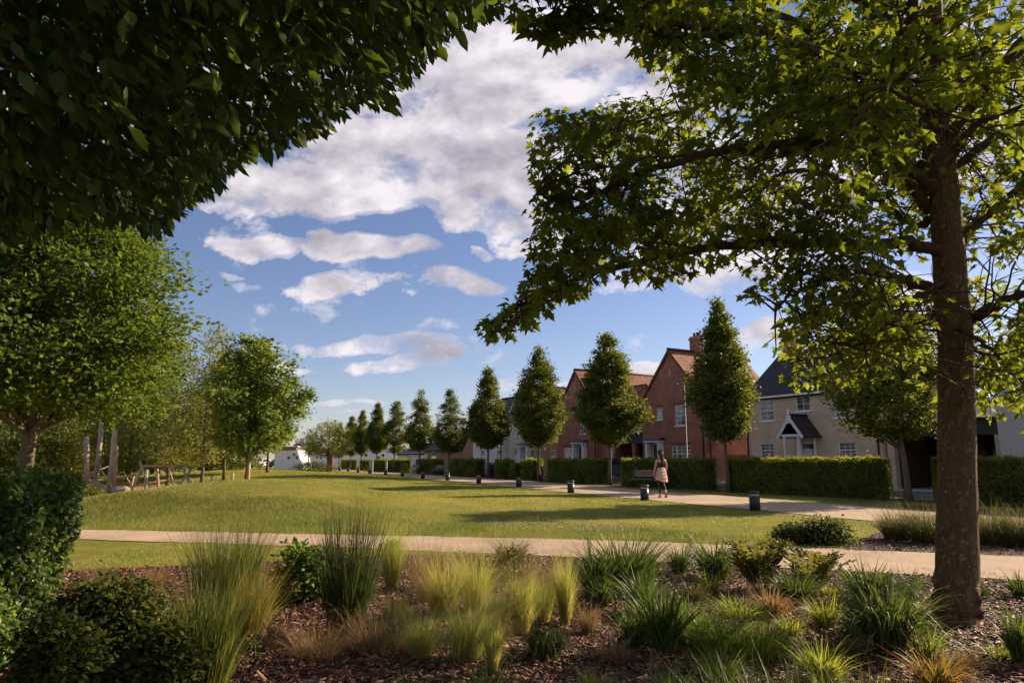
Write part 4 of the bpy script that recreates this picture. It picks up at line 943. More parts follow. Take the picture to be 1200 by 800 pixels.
# ================================================================== STREET FURNITURE
def make_bollard():
    e = empty('bollard_light')
    m = MB(); m.lathe([(0.145, -0.02), (0.145, 0.40)], 20); m.build('post', charcoal, e)
    m = MB(); m.lathe([(0.125, 0.402), (0.125, 0.45)], 20); m.build('light_ring', lens_m, e)
    m = MB(); m.lathe([(0.148, 0.452), (0.152, 0.462), (0.152, 0.51), (0.135, 0.53)], 20); m.build('cap', charcoal, e)
    return e
BOLL = [(885, 598), (755.6, 586), (669, 577.6), (608, 570.7), (561, 566.5), (524.5, 562.8), (495.5, 560.5), (471.5, 557.9), (451.7, 556.2), (434.6, 554.6), (420, 553.7), (407, 552.9), (396, 552.0)]
ordn = ['first', 'second', 'third', 'fourth', 'fifth', 'sixth', 'seventh', 'eighth', 'ninth', 'tenth', 'eleventh', 'twelfth', 'thirteenth']
blab = ['largest and nearest charcoal bollard light, alone at the right of the lawn edge', 'charcoal bollard light at the lawn edge just left of the walking woman', 'charcoal bollard light on the lawn edge in front of the hedge left of the bench']
pb = make_bollard(); bpos = []
for i, (px, py) in enumerate(BOLL):
    g = ground(px, py); s = SX * g.x + SY * g.y
    if i > 8: s = bpos[-1] + 6.4
    bpos.append(s); g = P(s, float(path2_front(s)) - 0.22)
    if i <= 8: g = ground(px, py)
    o = pb if i == 0 else copy_tree(pb)
    o.location = (g.x, g.y, 0); tag(o, blab[i] if i < 3 else 'small charcoal bollard light at the lawn edge, %s counting from the nearest one' % ordn[i], 'bollard', 'bollard lights along the lawn edge')
# street lamp
def lamp(px, py_top, d, label, s=None, h=None, arm=0.55):
    sx_, zt = facade(px, py_top, d); e = empty('street_lamp', P(sx_, d), R(-60), label, 'street lamp')
    m = MB(); m.tube([(0, 0, 0), (0, 0, 1.2), (0, 0, 1.22), (0, 0, zt - 0.05)], [.065, .065, .042, .034], 12); m.build('pole', steel_grey, e)
    m = MB(); m.tube([(0, 0, zt - 0.06), (-0.05, -0.05, zt), (-arm, 0, zt + 0.05)], [.04, .035, .03], 8); m.build('arm', steel_grey, e)
    m = MB(); m.box(-arm - 0.42, -0.11, zt + 0.0, -arm + 0.03, 0.11, zt + 0.09); m.build('lamp_head', steel_grey, e)
    return e
lamp(801.5, 449, 29.6, 'tall galvanised street lamp in front of the red brick gabled house')
lamp(336, 479, 52, 'thin grey street lamp beside the far boat shaped building')
m = MB(); m.tube([(0, 0, 0), (0, 0, 11)], [.07, .04], 8); fm = m.build('flagpole', steel_grey); q = atY(384.5, 486, 120); fm.location = (q.x, 120, 0); fm.scale = (1, 1, q.z / 11); tag(fm, 'thin far mast above the rounded tree', 'mast')
# rusty steel totem and post
def totem(px0, px1, py_b, py_t, label):
    g = ground((px0 + px1) / 2, py_b); t = project([g])[2][0]; w = (px1 - px0) * t / FOC; h = atY((px0 + px1) / 2, py_t, g.y).z
    m = MB(); m.box(-w / 2, -w / 4, -0.02, w / 2, w / 4, h); m.box(-w / 2 - 0.03, -w / 4 - 0.03, h + 0.001, w / 2 + 0.03, w / 4 + 0.03, h + 0.05)
    o = m.build('steel_totem' if w > 0.3 else 'steel_post', rust); o.location = (g.x, g.y, 0); tag(o, label, 'totem' if w > 0.3 else 'post'); return o
totem(383, 389.5, 551.8, 527.5, 'wide rusty steel totem standing under the rounded far tree')
totem(365, 367.2, 547, 513, 'tall thin rusty post left of the rusty totem')
# benches
def make_bench(w=1.75):
    e = empty('bench')
    s_ = MB()
    for k in range(4): s_.box(-w / 2, 0.02 + k * 0.115, 0.43, w / 2, 0.115 + k * 0.115, 0.465)
    s_.build('seat', bench_wood, e)
    b = MB()
    for k in range(3):
        M = Matrix.Translation((0, 0.50 + 0.035 * k, 0.56 + k * 0.115)) @ Matrix.Rotation(R(-12), 4, 'X'); b.box(-w / 2, -0.015, 0, w / 2, 0.015, 0.10, M)
    b.build('backrest', bench_wood, e)
    for sx_ in (-1, 1):
        x = sx_ * (w / 2 + 0.03)
        f = MB(); f.tube([(x, 0.0, 0), (x, 0.0, 0.62), (x, 0.05, 0.66), (x, 0.46, 0.66)], [.022] * 4, 8); f.tube([(x, 0.48, 0), (x, 0.48, 0.45), (x, 0.62, 0.95)], [.022] * 3, 8); f.tube([(x, 0.0, 0.42), (x, 0.5, 0.42)], [.02] * 2, 8); f.build('end_frame', charcoal, e)
    return e
bn = make_bench(); g = ground(757, 572.5); bn.location = (g.x, g.y, 0); bn.rotation_euler = (0, 0, R(-38)); tag(bn, 'slatted wooden bench with dark metal arms beside the walking woman', 'bench', 'benches on the long path')
for px, py, lab in ((535, 556.5, 'far slatted bench in front of the hedge with the pointed tree beside it'), (493, 555, 'farthest slatted bench, small, in front of the long far hedge')):
    o = copy_tree(bn); g = ground(px, py); s = SX * g.x + SY * g.y; g = P(s, float(tree_row(s)) - 0.95); o.location = (g.x, g.y, 0); o.rotation_euler = (0, 0, R(-60)); o['label'] = lab
# litter bin and cabinets
def bin_(px, py, h, lab, name='litter_bin', cat='bin'):
    g = ground(px, py); e = empty(name, g, R(-50), lab, cat)
    m = MB(); m.box(-0.26, -0.26, 0.05, 0.26, 0.26, h - 0.16); m.build('body', charcoal, e)
    m = MB(); m.box(-0.29, -0.29, h - 0.07, 0.29, 0.29, h); m.build('lid', charcoal, e)
    m = MB(); m.box(-0.27, -0.02, h - 0.158, -0.22, 0.24, h - 0.072); m.box(0.22, -0.02, h - 0.158, 0.27, 0.24, h - 0.072); m.build('bracket', steel_grey, e)
bin_(575.5, 559.5, 1.15, 'dark litter bin between two clipped hedges left of the white house')
# small steel feeder pillars far along the path
for px, lab in ((434.5, 'pale grey service pillar among the far bollards, left one'), (452.5, 'slim pale service pillar among the far bollards, right one')):
    g = ground(px, 554.5); m = MB(); w = 0.20 if px < 440 else 0.08; m.box(-w, -0.12, 0, w, 0.12, 1.25); m.box(-w - 0.02, -0.14, 1.252, w + 0.02, 0.14, 1.31)
    o = m.build('service_pillar', plain('grey_cabinet', (0.30, 0.31, 0.32), 0.6)); o.location = (g.x, g.y, 0); tag(o, lab, 'pillar')

# ================================================================== CARS
def make_car(name, paint, label):
    e = empty(name, label=label, cat='car')
    L_, W_ = 4.3, 0.88
    prof = [(-2.1, .45), (-2.12, .75), (-1.95, .98), (-1.2, 1.08), (-0.45, 1.5), (0.9, 1.55), (1.75, 1.42), (2.1, 1.0), (2.15, .5), (2.0, .3), (-2.0, .3)]
    def sect(pf, wl, wt, zcut=1.05):
        m = MB(); n = len(pf); wd = [wl if z <= zcut else wl - (wl - wt) * (z - zcut) / 0.5 for _, z in pf]
        a = [(x, -w, z) for (x, z), w in zip(pf, wd)]; b = [(x, w, z) for (x, z), w in zip(pf, wd)]
        m.face(a[::-1]); m.face(b)
        for i in range(n): j = (i + 1) % n; m.face([a[i], a[j], b[j], b[i]])
        return m
    body = sect(prof, W_, 0.68); o = body.build('body', paint, e)
    bv = o.modifiers.new('bevel', 'BEVEL'); bv.width = 0.06; bv.segments = 3; bv.limit_method = 'ANGLE'
    for sg in (-1, 1):
        for poly in ([(-1.0, 1.08), (-0.45, 1.42), (0.35, 1.46), (0.35, 1.06)], [(0.42, 1.06), (0.42, 1.46), (0.95, 1.46), (1.55, 1.36), (1.7, 1.08)]):
            m = MB(); q = [(x, sg * (W_ - 0.2 * (z - 1.05) / 0.5 * 1.0 + 0.012), z) for x, z in poly]; q2 = [(x, y - sg * 0.03, z) for x, y, z in q]
            m.face(q if sg < 0 else q[::-1]); m.face(q2[::-1] if sg < 0 else q2)
            for i in range(len(q)): j = (i + 1) % len(q); m.face([q[i], q2[i], q2[j], q[j]])
            m.build('side_window', pane_dark, e)
    m = MB(); m.slab([(-1.16, -0.70, 1.125), (-1.16, 0.70, 1.125), (-0.5, 0.62, 1.50), (-0.5, -0.62, 1.50)][::-1], 0.02); m.build('windscreen', pane_dark, e)
    m = MB(); m.slab([(2.09, -0.70, 1.06), (1.80, -0.62, 1.42), (1.80, 0.62, 1.42), (2.09, 0.70, 1.06)][::-1], 0.02); m.build('rear_window', pane_dark, e)
    for x in (-1.35, 1.35):
        for sg in (-1, 1):
            w = MB(); w.lathe([(0.33, -0.11), (0.34, -0.08), (0.34, 0.08), (0.33, 0.11)], 24); ob = w.build('wheel', rubber, e); ob.location = (x, sg * 0.80, 0.34); ob.rotation_euler = (R(90), 0, 0)
            r_ = MB(); r_.lathe([(0.22, -0.13), (0.22, 0.13)], 16); r_.build('rim', steel_grey, ob)
    for sg in (-1, 1):
        m = MB(); m.box(-2.15, sg * 0.62 - 0.16, 0.68, -2.06, sg * 0.62 + 0.16, 0.84); m.build('headlight', lens_m, e)
        m = MB(); m.box(2.06, sg * 0.66 - 0.12, 0.8, 2.17, sg * 0.66 + 0.12, 0.98); m.build('tail_light', plain('tail_red', (0.3, 0.01, 0.01), 0.3), e)
    return e
paint_b = plain('car_paint_blue', (0.08, 0.11, 0.15), 0.25, 0.3, var=0.02); paint_k = plain('car_paint_black', (0.012, 0.012, 0.013), 0.3, var=0.02); paint_w = plain('car_paint_white', (0.6, 0.6, 0.58), 0.3, var=0.02)
c1 = make_car('parked_car', paint_b, 'dark blue car parked in front of the carport behind the hedges'); c1.location = P(39.4, 31.2); c1.rotation_euler = (0, 0, R(25))
c2 = make_car('parked_car', paint_k, 'black car parked in front of the far boat shaped building'); q = ground(327, 548.5); q = Vector((q.x * 1.1, q.y * 1.1, 0)); c2.location = q; c2.rotation_euler = (0, 0, R(75))
c3 = make_car('parked_car', paint_w, 'white car partly hidden by leaves left of the black car'); c3.location = q + Vector((-3.6, 1.0, 0)); c3.rotation_euler = (0, 0, R(80))

# ================================================================== STREET TREES
def street_tree(seed, H, Rm, prof, per=34, ncl=230, leafm=lm_street, barkm=grey_bark, zb=2.3, lean=(0, 0)):
    e = empty('street_tree')
    make_tree(e, seed, H, 0.10, zb, Rm, prof, ncl, per, 0.36, leafm, barkm, (0.12, 0.20), T_Q, lean, nlimb=30, shell=0.42, flat=0.75, rough=0.22)
    return e
protoA = street_tree(21, 8.5, 1.95, prof_street, 66, 430); protoB = street_tree(22, 8.5, 1.55, prof_street_b, 66, 410); protoC = street_tree(23, 8.2, 1.9, prof_street_c, 66, 380)
# position (s), prototype, scale xy, scale z
TR = [(14.0, 'right', 0), (21.85, 'B', 0.92, 1.01), (30.7, 'A', 1.02, 1.0), (39.0, 'B', 1.12, 1.02), (47.3, 'C', 0.98, 1.02), (55.6, 'A', 0.9, 0.86), (63.9, 'C', 0.95, 0.96), (72.6, 'A', 0.95, 0.93), (80.0, 'C', 0.8, 0.98), (87.5, 'C', 0.72, 0.93), (93.5, 'A', 0.75, 0.86), (101, 'B', 0.7, 0.78)]
tlab = {1: 'teardrop shaped street tree in front of the gap between red brick and buff brick houses', 2: 'widest dense street tree, in front of the carport between the red brick houses', 3: 'street tree in front of the cream house and left of the left red brick house',
        4: 'pointed street tree in front of the white rendered house', 5: 'narrow street tree in front of the low tan brick building', 6: 'street tree with a thin knobbly tip, above the long far hedge'}
used = {'A': 0, 'B': 0, 'C': 0}
for i, t in enumerate(TR):
    if t[1] == 'right': continue
    pr = {'A': protoA, 'B': protoB, 'C': protoC}[t[1]]
    if used[t[1]] and t[0] < 75:
        o = street_tree(200 + i, (8.5, 8.5, 8.2)['ABC'.index(t[1])] + [0.2, -0.2, 0.1][i % 3], (1.9, 1.68, 1.75)['ABC'.index(t[1])], {'A': prof_street, 'B': prof_street_b, 'C': prof_street_c}[t[1]], 60, 330 if t[0] < 50 else 240, lean=(RNG.uniform(-.15, .15), RNG.uniform(-.15, .15)))
    else: o = pr if not used[t[1]] else copy_tree(pr)
    used[t[1]] += 1
    p = P(t[0], float(tree_row(t[0])) + 0.1); o.location = p; o.rotation_euler = (0, 0, i * 1.7); o.scale = (t[2], t[2], t[3])
    tag(o, tlab.get(i, 'distant dark street tree in the avenue, %s from the right end of the row' % ordn[i]), 'tree', 'street trees beside the long path')
# the leaning tree half hidden by the plane
e = empty('street_tree', P(13.85, 23.6), 0, 'dark street tree with a leaning trunk, left of the big plane trunk', 'tree', 'street trees beside the long path')
make_tree(e, 31, 7.6, 0.115, 2.25, 1.95, prof_dome, 330, 70, 0.42, lm_street, grey_bark, (0.11, 0.18), T_Q, (-0.5, 0.3), nlimb=40, shell=0.4, flat=0.6)

# ================================================================== HEDGES
def make_hedge(name, s0, s1, d0, d1, h, label, dens=900, lsz=(0.05, 0.085), mat=None, rnd=0.12, seed=0, taper=0.0):
    rng = np.random.default_rng(seed + 100); w = s1 - s0; dp = d1 - d0
    e = empty(name, P(s1, d0), R(-60), label, 'hedge', 'clipped hedges along the long path')
    q = 0.10; m = MB()
    m.box(q, q, 0, w - q, dp - q, h - q); m.build('dark_core', plain('hedge_core', (0.018, 0.02, 0.010), 0.95) if 'hedge_core' not in MATS else MATS['hedge_core'], e)  # solid near-black box added inside the leaf shell, no real branchwork
    # leaf shell on a rounded box
    faces = [('f', w * h), ('t', w * dp), ('l', dp * h), ('r', dp * h), ('b', w * h * 0.35)]; tot = sum(a for _, a in faces); pos = []; nr = []
    for f, a in faces:
        n = int(a * dens); u = rng.uniform(0, 1, n); v = rng.uniform(0, 1, n); dep = rng.exponential(0.035, n); 
        bump = 0.06 * np.sin(u * w * 4.3 + seed) * np.sin(v * 6 + u * 9) + 0.035 * np.sin(u * w * 11 + v * 13)
        if f == 'f': p = np.stack([u * w, dep + bump, v * h], 1); nn = (0, -1, 0)
        elif f == 'b': p = np.stack([u * w, dp - dep - bump, v * h], 1); nn = (0, 1, 0)
        elif f == 't': p = np.stack([u * w, v * dp, h - dep + bump + np.where(rng.uniform(0, 1, n) < 0.05, rng.exponential(0.05, n), 0)], 1); nn = (0, 0, 1)
        elif f == 'l': p = np.stack([dep + bump, u * dp, v * h], 1); nn = (-1, 0, 0)
        else: p = np.stack([w - dep - bump, u * dp, v * h], 1); nn = (1, 0, 0)
        pos.append(p); nr.append(np.tile(np.array(nn, float), (n, 1)))
    pos = np.concatenate(pos); nr = np.concatenate(nr)
    # round the corners by pulling points towards an inner box
    c = np.array([w / 2, dp / 2, h / 2]); hf = np.array([w / 2, dp / 2, h / 2]) - rnd; q_ = pos - c; inn = np.clip(q_, -hf, hf); dlt = q_ - inn; ln = np.linalg.norm(dlt, axis=1, keepdims=True); ln2 = np.minimum(ln, rnd)
    top = pos[:, 2] > h * 0.4
    pos2 = c + inn + dlt / np.maximum(ln, 1e-6) * ln2; top &= pos[:, 2] < h + 0.02; pos[top] = pos2[top]; pos[:, 2] = np.maximum(pos[:, 2], 0.03)
    n = len(pos); d = rnd_dirs(n, rng) + np.array([0, 0, 0.3]) + nr * 0.35; nn = nr + rnd_dirs(n, rng) * 0.75
    leaves('foliage', T_Q, pos, d, nn, rng.uniform(lsz[0], lsz[1], n), mat or lm_hedge, e)
    return e
def sOf(px, d): return facade(px, 560, d)[0]
HG = [  # px0, px1, label, height, density
    (1092, 1330, 'long clipped hedge behind the plane trunk at the right edge', 1.42), (851, 1046, 'long clipped hedge in front of the buff brick house with the porch', 1.42), (727, 842, 'clipped hedge directly behind the walking woman and the bench', 1.42),
    (641, 714.5, 'clipped hedge in front of the left red brick house', 1.40), (611, 633.5, 'short rounded hedge block in front of the cream house door', 1.38), (597, 610, 'narrow low clipped bush between two hedge blocks by the cream house', 1.1), (579.5, 596.5, 'short hedge block in front of the white house', 1.35),
    (527.5, 569.5, 'clipped hedge in front of the pointed tree by the low brick building', 1.38), (487, 520.5, 'far clipped hedge between two street trees, right of the longest far hedge', 1.35), (436, 482, 'longest far clipped hedge at the end of the avenue', 1.35), (421, 433, 'tiny distant hedge block left of the longest far hedge', 1.3), (398.5, 418, 'most distant clipped hedge beside the rusty totem', 1.3)]
for i, (a, b, lab, h) in enumerate(HG):
    dmid = 23.9
    for _ in range(6):
        sm = (sOf(a, dmid) + sOf(b, dmid)) / 2; dmid = float(tree_row(sm)) + 0.25
    s1, s0 = sOf(a, dmid), sOf(b, dmid + 1.0); s0 = min(s0, s1 - (1.3 if a != 597 else 0.8)); far = sm > 40
    make_hedge('hedge', s0, s1, dmid, dmid + 1.0, h, lab, dens=(1000 if not far else 420) if sm > 20 else 1300, lsz=(0.05, 0.085) if not far else (0.09, 0.14), seed=i)

# near hedge at the left edge
def near_hedge():
    rng = np.random.default_rng(77); e = empty('near_hedge', (-5.83, 3.0, 0), 0, 'big leafy hedge filling the lower left corner', 'hedge')
    w, dp, h = 2.6, 2.35, 1.29; m = MB(); m.box(0.2, 0.2, 0, w - 0.38, dp - 0.2, h - 0.2); m.build('dark_core', MATS['hedge_core'], e)  # plain dark box added as filling behind the leaves
    pos = []; nr = []
    def surf(n, f):
        u = rng.uniform(0, 1, n); v = rng.uniform(0, 1, n); dep = rng.exponential(0.07, n)
        if f == 't': return np.stack([u * w, v * dp, h - dep], 1), (0, 0, 1)
        if f == 'f': return np.stack([u * w, dep, v * h], 1), (0, -1, 0)
        if f == 'b': return np.stack([u * w, dp - dep, v * h], 1), (0, 1, 0)
        return np.stack([w - dep, u * dp, v * h], 1), (1, 0, 0)
    for f, n in (('t', 10500), ('f', 6500), ('b', 3500), ('r', 15000)):
        p, nn = surf(n, f); pos.append(p); nr.append(np.tile(np.array(nn, float), (n, 1)))
    pos = np.concatenate(pos); nr = np.concatenate(nr); rnd = 0.22
    bump = 0.06 * np.sin(pos[:, 0] * 5 + pos[:, 1] * 4) * np.sin(pos[:, 2] * 6 + 1) + 0.03 * np.sin(pos[:, 1] * 13 + pos[:, 2] * 11); pos = pos + nr * bump[:, None]
    c = np.array([w / 2, dp / 2, h / 2]); hf = c - rnd; q_ = pos - c; inn = np.clip(q_, -hf, hf); dlt = q_ - inn; ln = np.linalg.norm(dlt, axis=1, keepdims=True)
    pos2 = c + inn + dlt / np.maximum(ln, 1e-6) * np.minimum(ln, rnd + 0.05); top = pos[:, 2] > h * 0.5; pos[top] = pos2[top]
    # face leans in towards the bottom
    k = np.clip(1 - pos[:, 2] / h, 0, 1); pos[:, 0] -= k ** 1.5 * 0.30 * np.clip((pos[:, 0] - w * 0.4) / (w * 0.6), 0, 1)
    n = len(pos); d = rnd_dirs(n, rng) + np.array([0, 0, -0.25]) + nr * 0.5; nn = nr * 1.0 + rnd_dirs(n, rng) * 0.6 + np.array([0, 0, 0.4])
    leaves('foliage', T_OVW, pos, d, nn, rng.uniform(0.034, 0.062, n), lm_ivy, e)
near_hedge()

# ================================================================== LEFT SIDE TREES
def tree(name, loc, label, group=None, **k):
    e = empty(name, loc, 0, label, 'tree', group); make_tree(e, **k); return e
q = Vector((-11.5, 16.4, 0))
tree('broad_tree', q, 'large broad tree with a thick pale trunk at the left, behind the near hedge', None, seed=41, H=8.6, tr=0.20, zb=2.6, Rm=3.25, prof=prof_dome, nclump=900, per=75, rc=0.70, leafm=lm_left, barkm=grey_bark, lsize=(0.11, 0.18), tmpl=T_Q, nlimb=60, shell=0.36, flat=0.42, trunk_top=0.8, rough=0.12)
def at_g(px, py_b, Y): 
    x = atY(px, py_b, Y).x; return Vector((x, Y, gz(x, Y)))
tree('staked_tree', at_g(288, 576, 27.5), 'round crowned green maple tied to a pale stake on the lawn', 'young trees around the playground', seed=42, H=6.4, tr=0.09, zb=1.55, Rm=1.72, prof=prof_egg, nclump=260, per=60, rc=0.42, leafm=lm_maple, barkm=grey_bark, lsize=(0.10, 0.17), tmpl=T_PLANE, nlimb=40, flat=0.7, rough=0.6)
m = MB(); m.tube([(0, 0, -0.05), (0.01, 0, 1.7)], [0.065, 0.06], 9); st = m.build('tree_stake', log_wood); q = at_g(289.5, 576, 27.2); st.location = q; tag(st, 'pale round timber stake standing against the round crowned maple', 'stake')
LT = [  # px, Y, topy, half width px, leaf, label, base crown
    (236, 31, 384, 48, lm_pale, 'pale yellow green open tree just left of the round crowned maple', 1.3, prof_egg),
    (196, 33, 398, 52, lm_pale, 'pale loose tree behind the leaning log posts, right side', 1.0, prof_egg),
    (262, 36, 412, 40, lm_maple, 'green tree partly behind the round crowned maple', 1.4, prof_egg),
    (150, 36, 425, 46, lm_pale, 'pale tree between the big broad tree and the log posts', 0.8, prof_dome),
    (100, 34, 455, 48, lm_pale, 'thin pale tree right behind the tall log posts', 0.6, prof_dome),
    (60, 30, 478, 42, lm_pale, 'pale thin tree behind and right of the broad tree trunk', 0.5, prof_dome),
    (8, 29, 482, 44, lm_pale, 'pale thin tree at the left edge behind the near hedge', 0.5, prof_dome),
    (312, 40, 450, 30, lm_maple, 'smaller green tree right behind the round crowned maple', 1.4, prof_egg),
    (178, 48, 440, 62, lm_left, 'dense dark tree far behind the climbing frame', 0.6, prof_dome),
    (70, 46, 470, 70, lm_left, 'dense dark tree far behind the broad tree', 0.4, prof_dome),
    (-40, 40, 470, 70, lm_left, 'dense tree behind the near hedge, outermost on the left', 0.4, prof_dome),
    (128, 60, 486, 60, lm_street, 'distant dark rounded tree behind the log posts', 0.3, prof_dome),
    (240, 58, 490, 60, lm_street, 'distant dark rounded tree behind the pale open tree', 0.3, prof_dome)]
for i, (px, Y, ty, hw, lm, lab, zb, pf) in enumerate(LT):
    b = at_g(px, 560, Y); top = atY(px, ty, Y).z - b.z; rad = hw * Y / FOC * 1.02
    tree('young_tree' if Y < 45 else 'background_tree', b, lab, 'young trees around the playground' if Y < 45 else 'trees behind the playground', seed=50 + i, H=top, tr=0.08 if Y < 45 else 0.15, zb=zb, Rm=rad, prof=pf, nclump=190 if lm is lm_pale else 300, per=38 if lm is lm_pale else 55, rc=0.45 if Y < 45 else 0.7, leafm=lm, barkm=grey_bark,
         lsize=(0.10, 0.17) if Y < 45 else (0.16, 0.26), tmpl=T_Q, nlimb=36, shell=0.5, flat=0.6, rough=0.35)
# rounded tree at the far end of the path and low far shrubs
b = at_g(384, 550, 74); tree('round_tree', b, 'rounded olive green tree standing behind the rusty totem', None, seed=70, H=atY(384, 494, 74).z, tr=0.14, zb=1.9, Rm=2.5, prof=prof_dome, nclump=170, per=30, rc=0.6, leafm=lm_pale, barkm=grey_bark, lsize=(0.16, 0.24), nlimb=25)
b = at_g(361, 550, 80); tree('slender_tree', b, 'small dark tree just left of the rounded olive tree', None, seed=71, H=atY(361, 501, 80).z, tr=0.08, zb=1.8, Rm=1.3, prof=prof_egg, nclump=60, per=26, rc=0.5, leafm=lm_street, barkm=grey_bark, lsize=(0.15, 0.22), nlimb=15)

def mound_shrub(name, loc, hw, hgt, dp, label, cat, seed, lm, n, lsz, tmpl=T_Q, group=None, noise=0.25, stems=10):
    rng = np.random.default_rng(seed); e = empty(name, loc, 0, label, cat, group)
    ncl = max(8, n // 26); a = rng.uniform(0, 6.28, ncl); v = rng.uniform(0, 1, ncl) ** 0.6; rr = np.sqrt(1 - v ** 2 * 0.85) * rng.uniform(0, 1, ncl) ** 0.4
    C = np.stack([rr * np.cos(a) * hw, rr * np.sin(a) * dp, v * hgt * rng.uniform(1 - noise, 1.0, ncl)], 1)
    rc = min(hw, hgt, dp) * 0.42
    pos, d, nr, sz = crown_leaves(rng, C, rc, max(4, n // ncl), 0.7, lsz, 0.8, np.array([0, 0, hgt * 0.2])); pos[:, 2] = np.abs(pos[:, 2]) + 0.01
    m = MB()
    for i in range(stems):
        c = Vector(C[rng.integers(ncl)]); m.tube([(c.x * 0.15, c.y * 0.15, 0), (c.x * 0.5, c.y * 0.5, c.z * 0.6), c], [0.012 + hgt * 0.004, 0.008, 0.003], 5)
    m.build('stems', branch_bark, e); leaves('foliage', tmpl, pos, d, nr, sz, lm, e); return e
# far shrub bed left of the totem
g = ground(345, 556); mound_shrub('shrub_border', (g.x, g.y + 6, gz(g.x, g.y + 6)), 2.4, 1.1, 1.2, 'low grey green shrub border in front of the black car', 'shrub', 80, lm_far, 2600, (0.10, 0.18))
g = ground(120, 588); mound_shrub('low_bush', (g.x + 0.2, g.y - 1.2, gz(g.x, g.y - 1.2)), 0.62, 0.42, 0.5, 'dark green low bush at the foot of the playground logs', 'bush', 81, lm_hedge, 900, (0.06, 0.1))

# ================================================================== PLAYGROUND
def log_post(px, py_b, py_t, Y, dx, r, label, mat, name='log_post'):
    r = r * 0.68; b = atY(px, py_b, Y); x0 = b.x; z0 = gz(x0, Y) - 0.1; t = atY(px + dx, py_t, Y); m = MB()
    m.tube([(0, 0, 0), ((t.x - x0) * 0.5 + 0.02, 0.02, (t.z - z0) * 0.5), (t.x - x0, 0, t.z - z0)], [r * 1.1, r, r * 0.9], 10)
    o = m.build(name, mat); o.location = (x0, Y, z0); tag(o, label, 'post', 'tall log posts in the playground'); return o
log_post(109, 586, 485, 26.5, 11, 0.13, 'tallest playground log post, left of the leaning one', log_grey)
log_post(126, 584, 503, 26.0, 9, 0.15, 'thick pale leaning playground log post in the middle', log_wood)
log_post(101, 580, 512, 28.5, 0, 0.16, 'short grey upright playground log post at the left', log_grey)
log_post(133, 580, 522, 29.0, 4, 0.09, 'thin dark playground post right behind the leaning post', log_grey)
log_post(36, 580, 488, 33, -4, 0.09, 'slim mast like log post behind the broad tree trunk', log_grey)
log_post(9, 580, 515, 31, 3, 0.12, 'weathered post at the left edge above the hedge', log_grey)
def logs_thing(name, label, cat, segs, Yd=25.5, r=0.075, ropes=()):
    e0 = atY(segs[0][0], segs[0][1], segs[0][4]); base = Vector((e0.x, segs[0][4], 0)); e = empty(name, base, 0, label, cat)
    for s_ in segs:
        a = atY(s_[0], s_[1], s_[4]); b = atY(s_[2], s_[3], s_[5]); rr = (s_[6] if len(s_) > 6 else r) * 0.62
        m = MB(); m.tube([a - base, (a + b) / 2 - base, b - base], [rr, rr * 0.97, rr * 0.92], 9); m.build('log', log_wood if rr < 0.056 else log_grey, e)
    for s_ in ropes:
        a = atY(s_[0], s_[1], s_[4]); b = atY(s_[2], s_[3], s_[5]); m = MB(); md = (a + b) / 2 - Vector((0, 0, 0.12)); m.tube([a - base, md - base, b - base], [.018] * 3, 6); m.build('rope', rope_m, e)
    return e
logs_thing('climbing_frame', 'crossed log climbing frame with a horizontal beam and ropes', 'climbing frame',
           [(147, 588, 168, 546, 24.6, 25.2), (181, 586, 164, 541, 24.6, 25.2), (198, 583, 228, 545, 26, 26.8), (228, 580, 212, 543, 26, 26.8), (165, 546, 216, 545.5, 25.2, 26.8, 0.085), (170, 582, 172, 550, 27.5, 27.5, 0.1), (186, 577, 184, 549, 28, 28, 0.09)],
           ropes=[(181, 548, 204, 566, 25.7, 27), (190, 548, 214, 569, 25.9, 27), (200, 550, 222, 572, 26.2, 27.2)])
logs_thing('balance_logs', 'low tangle of climbing logs between the tall posts', 'climbing frame',
           [(108, 563, 150, 584, 26.5, 25.5, 0.11), (122, 562, 162, 556, 27, 27, 0.07), (140, 585, 120, 552, 25.6, 26.2, 0.06), (160, 578, 146, 556, 28, 28, 0.05), (206, 574, 199, 552, 29, 29, 0.05), (150, 570, 196, 562, 28.5, 29, 0.045), (196, 576, 240, 566, 29.5, 30, 0.045), (238, 582, 222, 560, 27.2, 27.6, 0.06), (150, 582, 157, 558, 28, 28, 0.07), (100, 556, 131, 545, 27.5, 28, 0.05), (118, 545, 100, 566, 29, 29, 0.06)])
g = at_g(236, 580, 27.8)
for px, Y, lab in ((248, 27.5, 'short pale post on the grass right of the climbing frame'), (271.5, 31, 'short brown post under the trees left of the maple')):
    m = MB(); m.tube([(0, 0, -0.1), (0, 0, 0.75)], [0.05, 0.05], 9); o = m.build('timber_post', log_wood); o.location = at_g(px, 575, Y); tag(o, lab, 'post')
m = MB(); m.tube([(-0.45, 0, 0.17), (0.45, 0.1, 0.17)], [0.18, 0.16], 12); o = m.build('fallen_log', log_grey); o.location = at_g(288, 577, 28.1); tag(o, 'short dark log lying at the foot of the round crowned maple', 'log')
def boulder(loc, r, label, sq=0.6, name='boulder'):
    import bmesh
    bm = bmesh.new(); bmesh.ops.create_icosphere(bm, subdivisions=3, radius=r); rr = random.Random(int(r * 1000))
    ph = [rr.uniform(0, 6) for _ in range(6)]
    for v in bm.verts:
        k = 1 + 0.12 * math.sin(v.co.x / r * 3 + ph[0]) + 0.1 * math.sin(v.co.y / r * 4 + ph[1]) + 0.08 * math.sin(v.co.z / r * 5 + ph[2]); v.co *= k; v.co.z *= sq
    me = bpy.data.meshes.new(name); bm.to_mesh(me); bm.free(); me.materials.append(stone_m); o = link(name, me); o.location = loc; tag(o, label, 'stone'); return o
q = at_g(142, 577, 27); boulder(q + Vector((0, 0, 0.12)), 0.4, 'grey boulder among the playground logs')
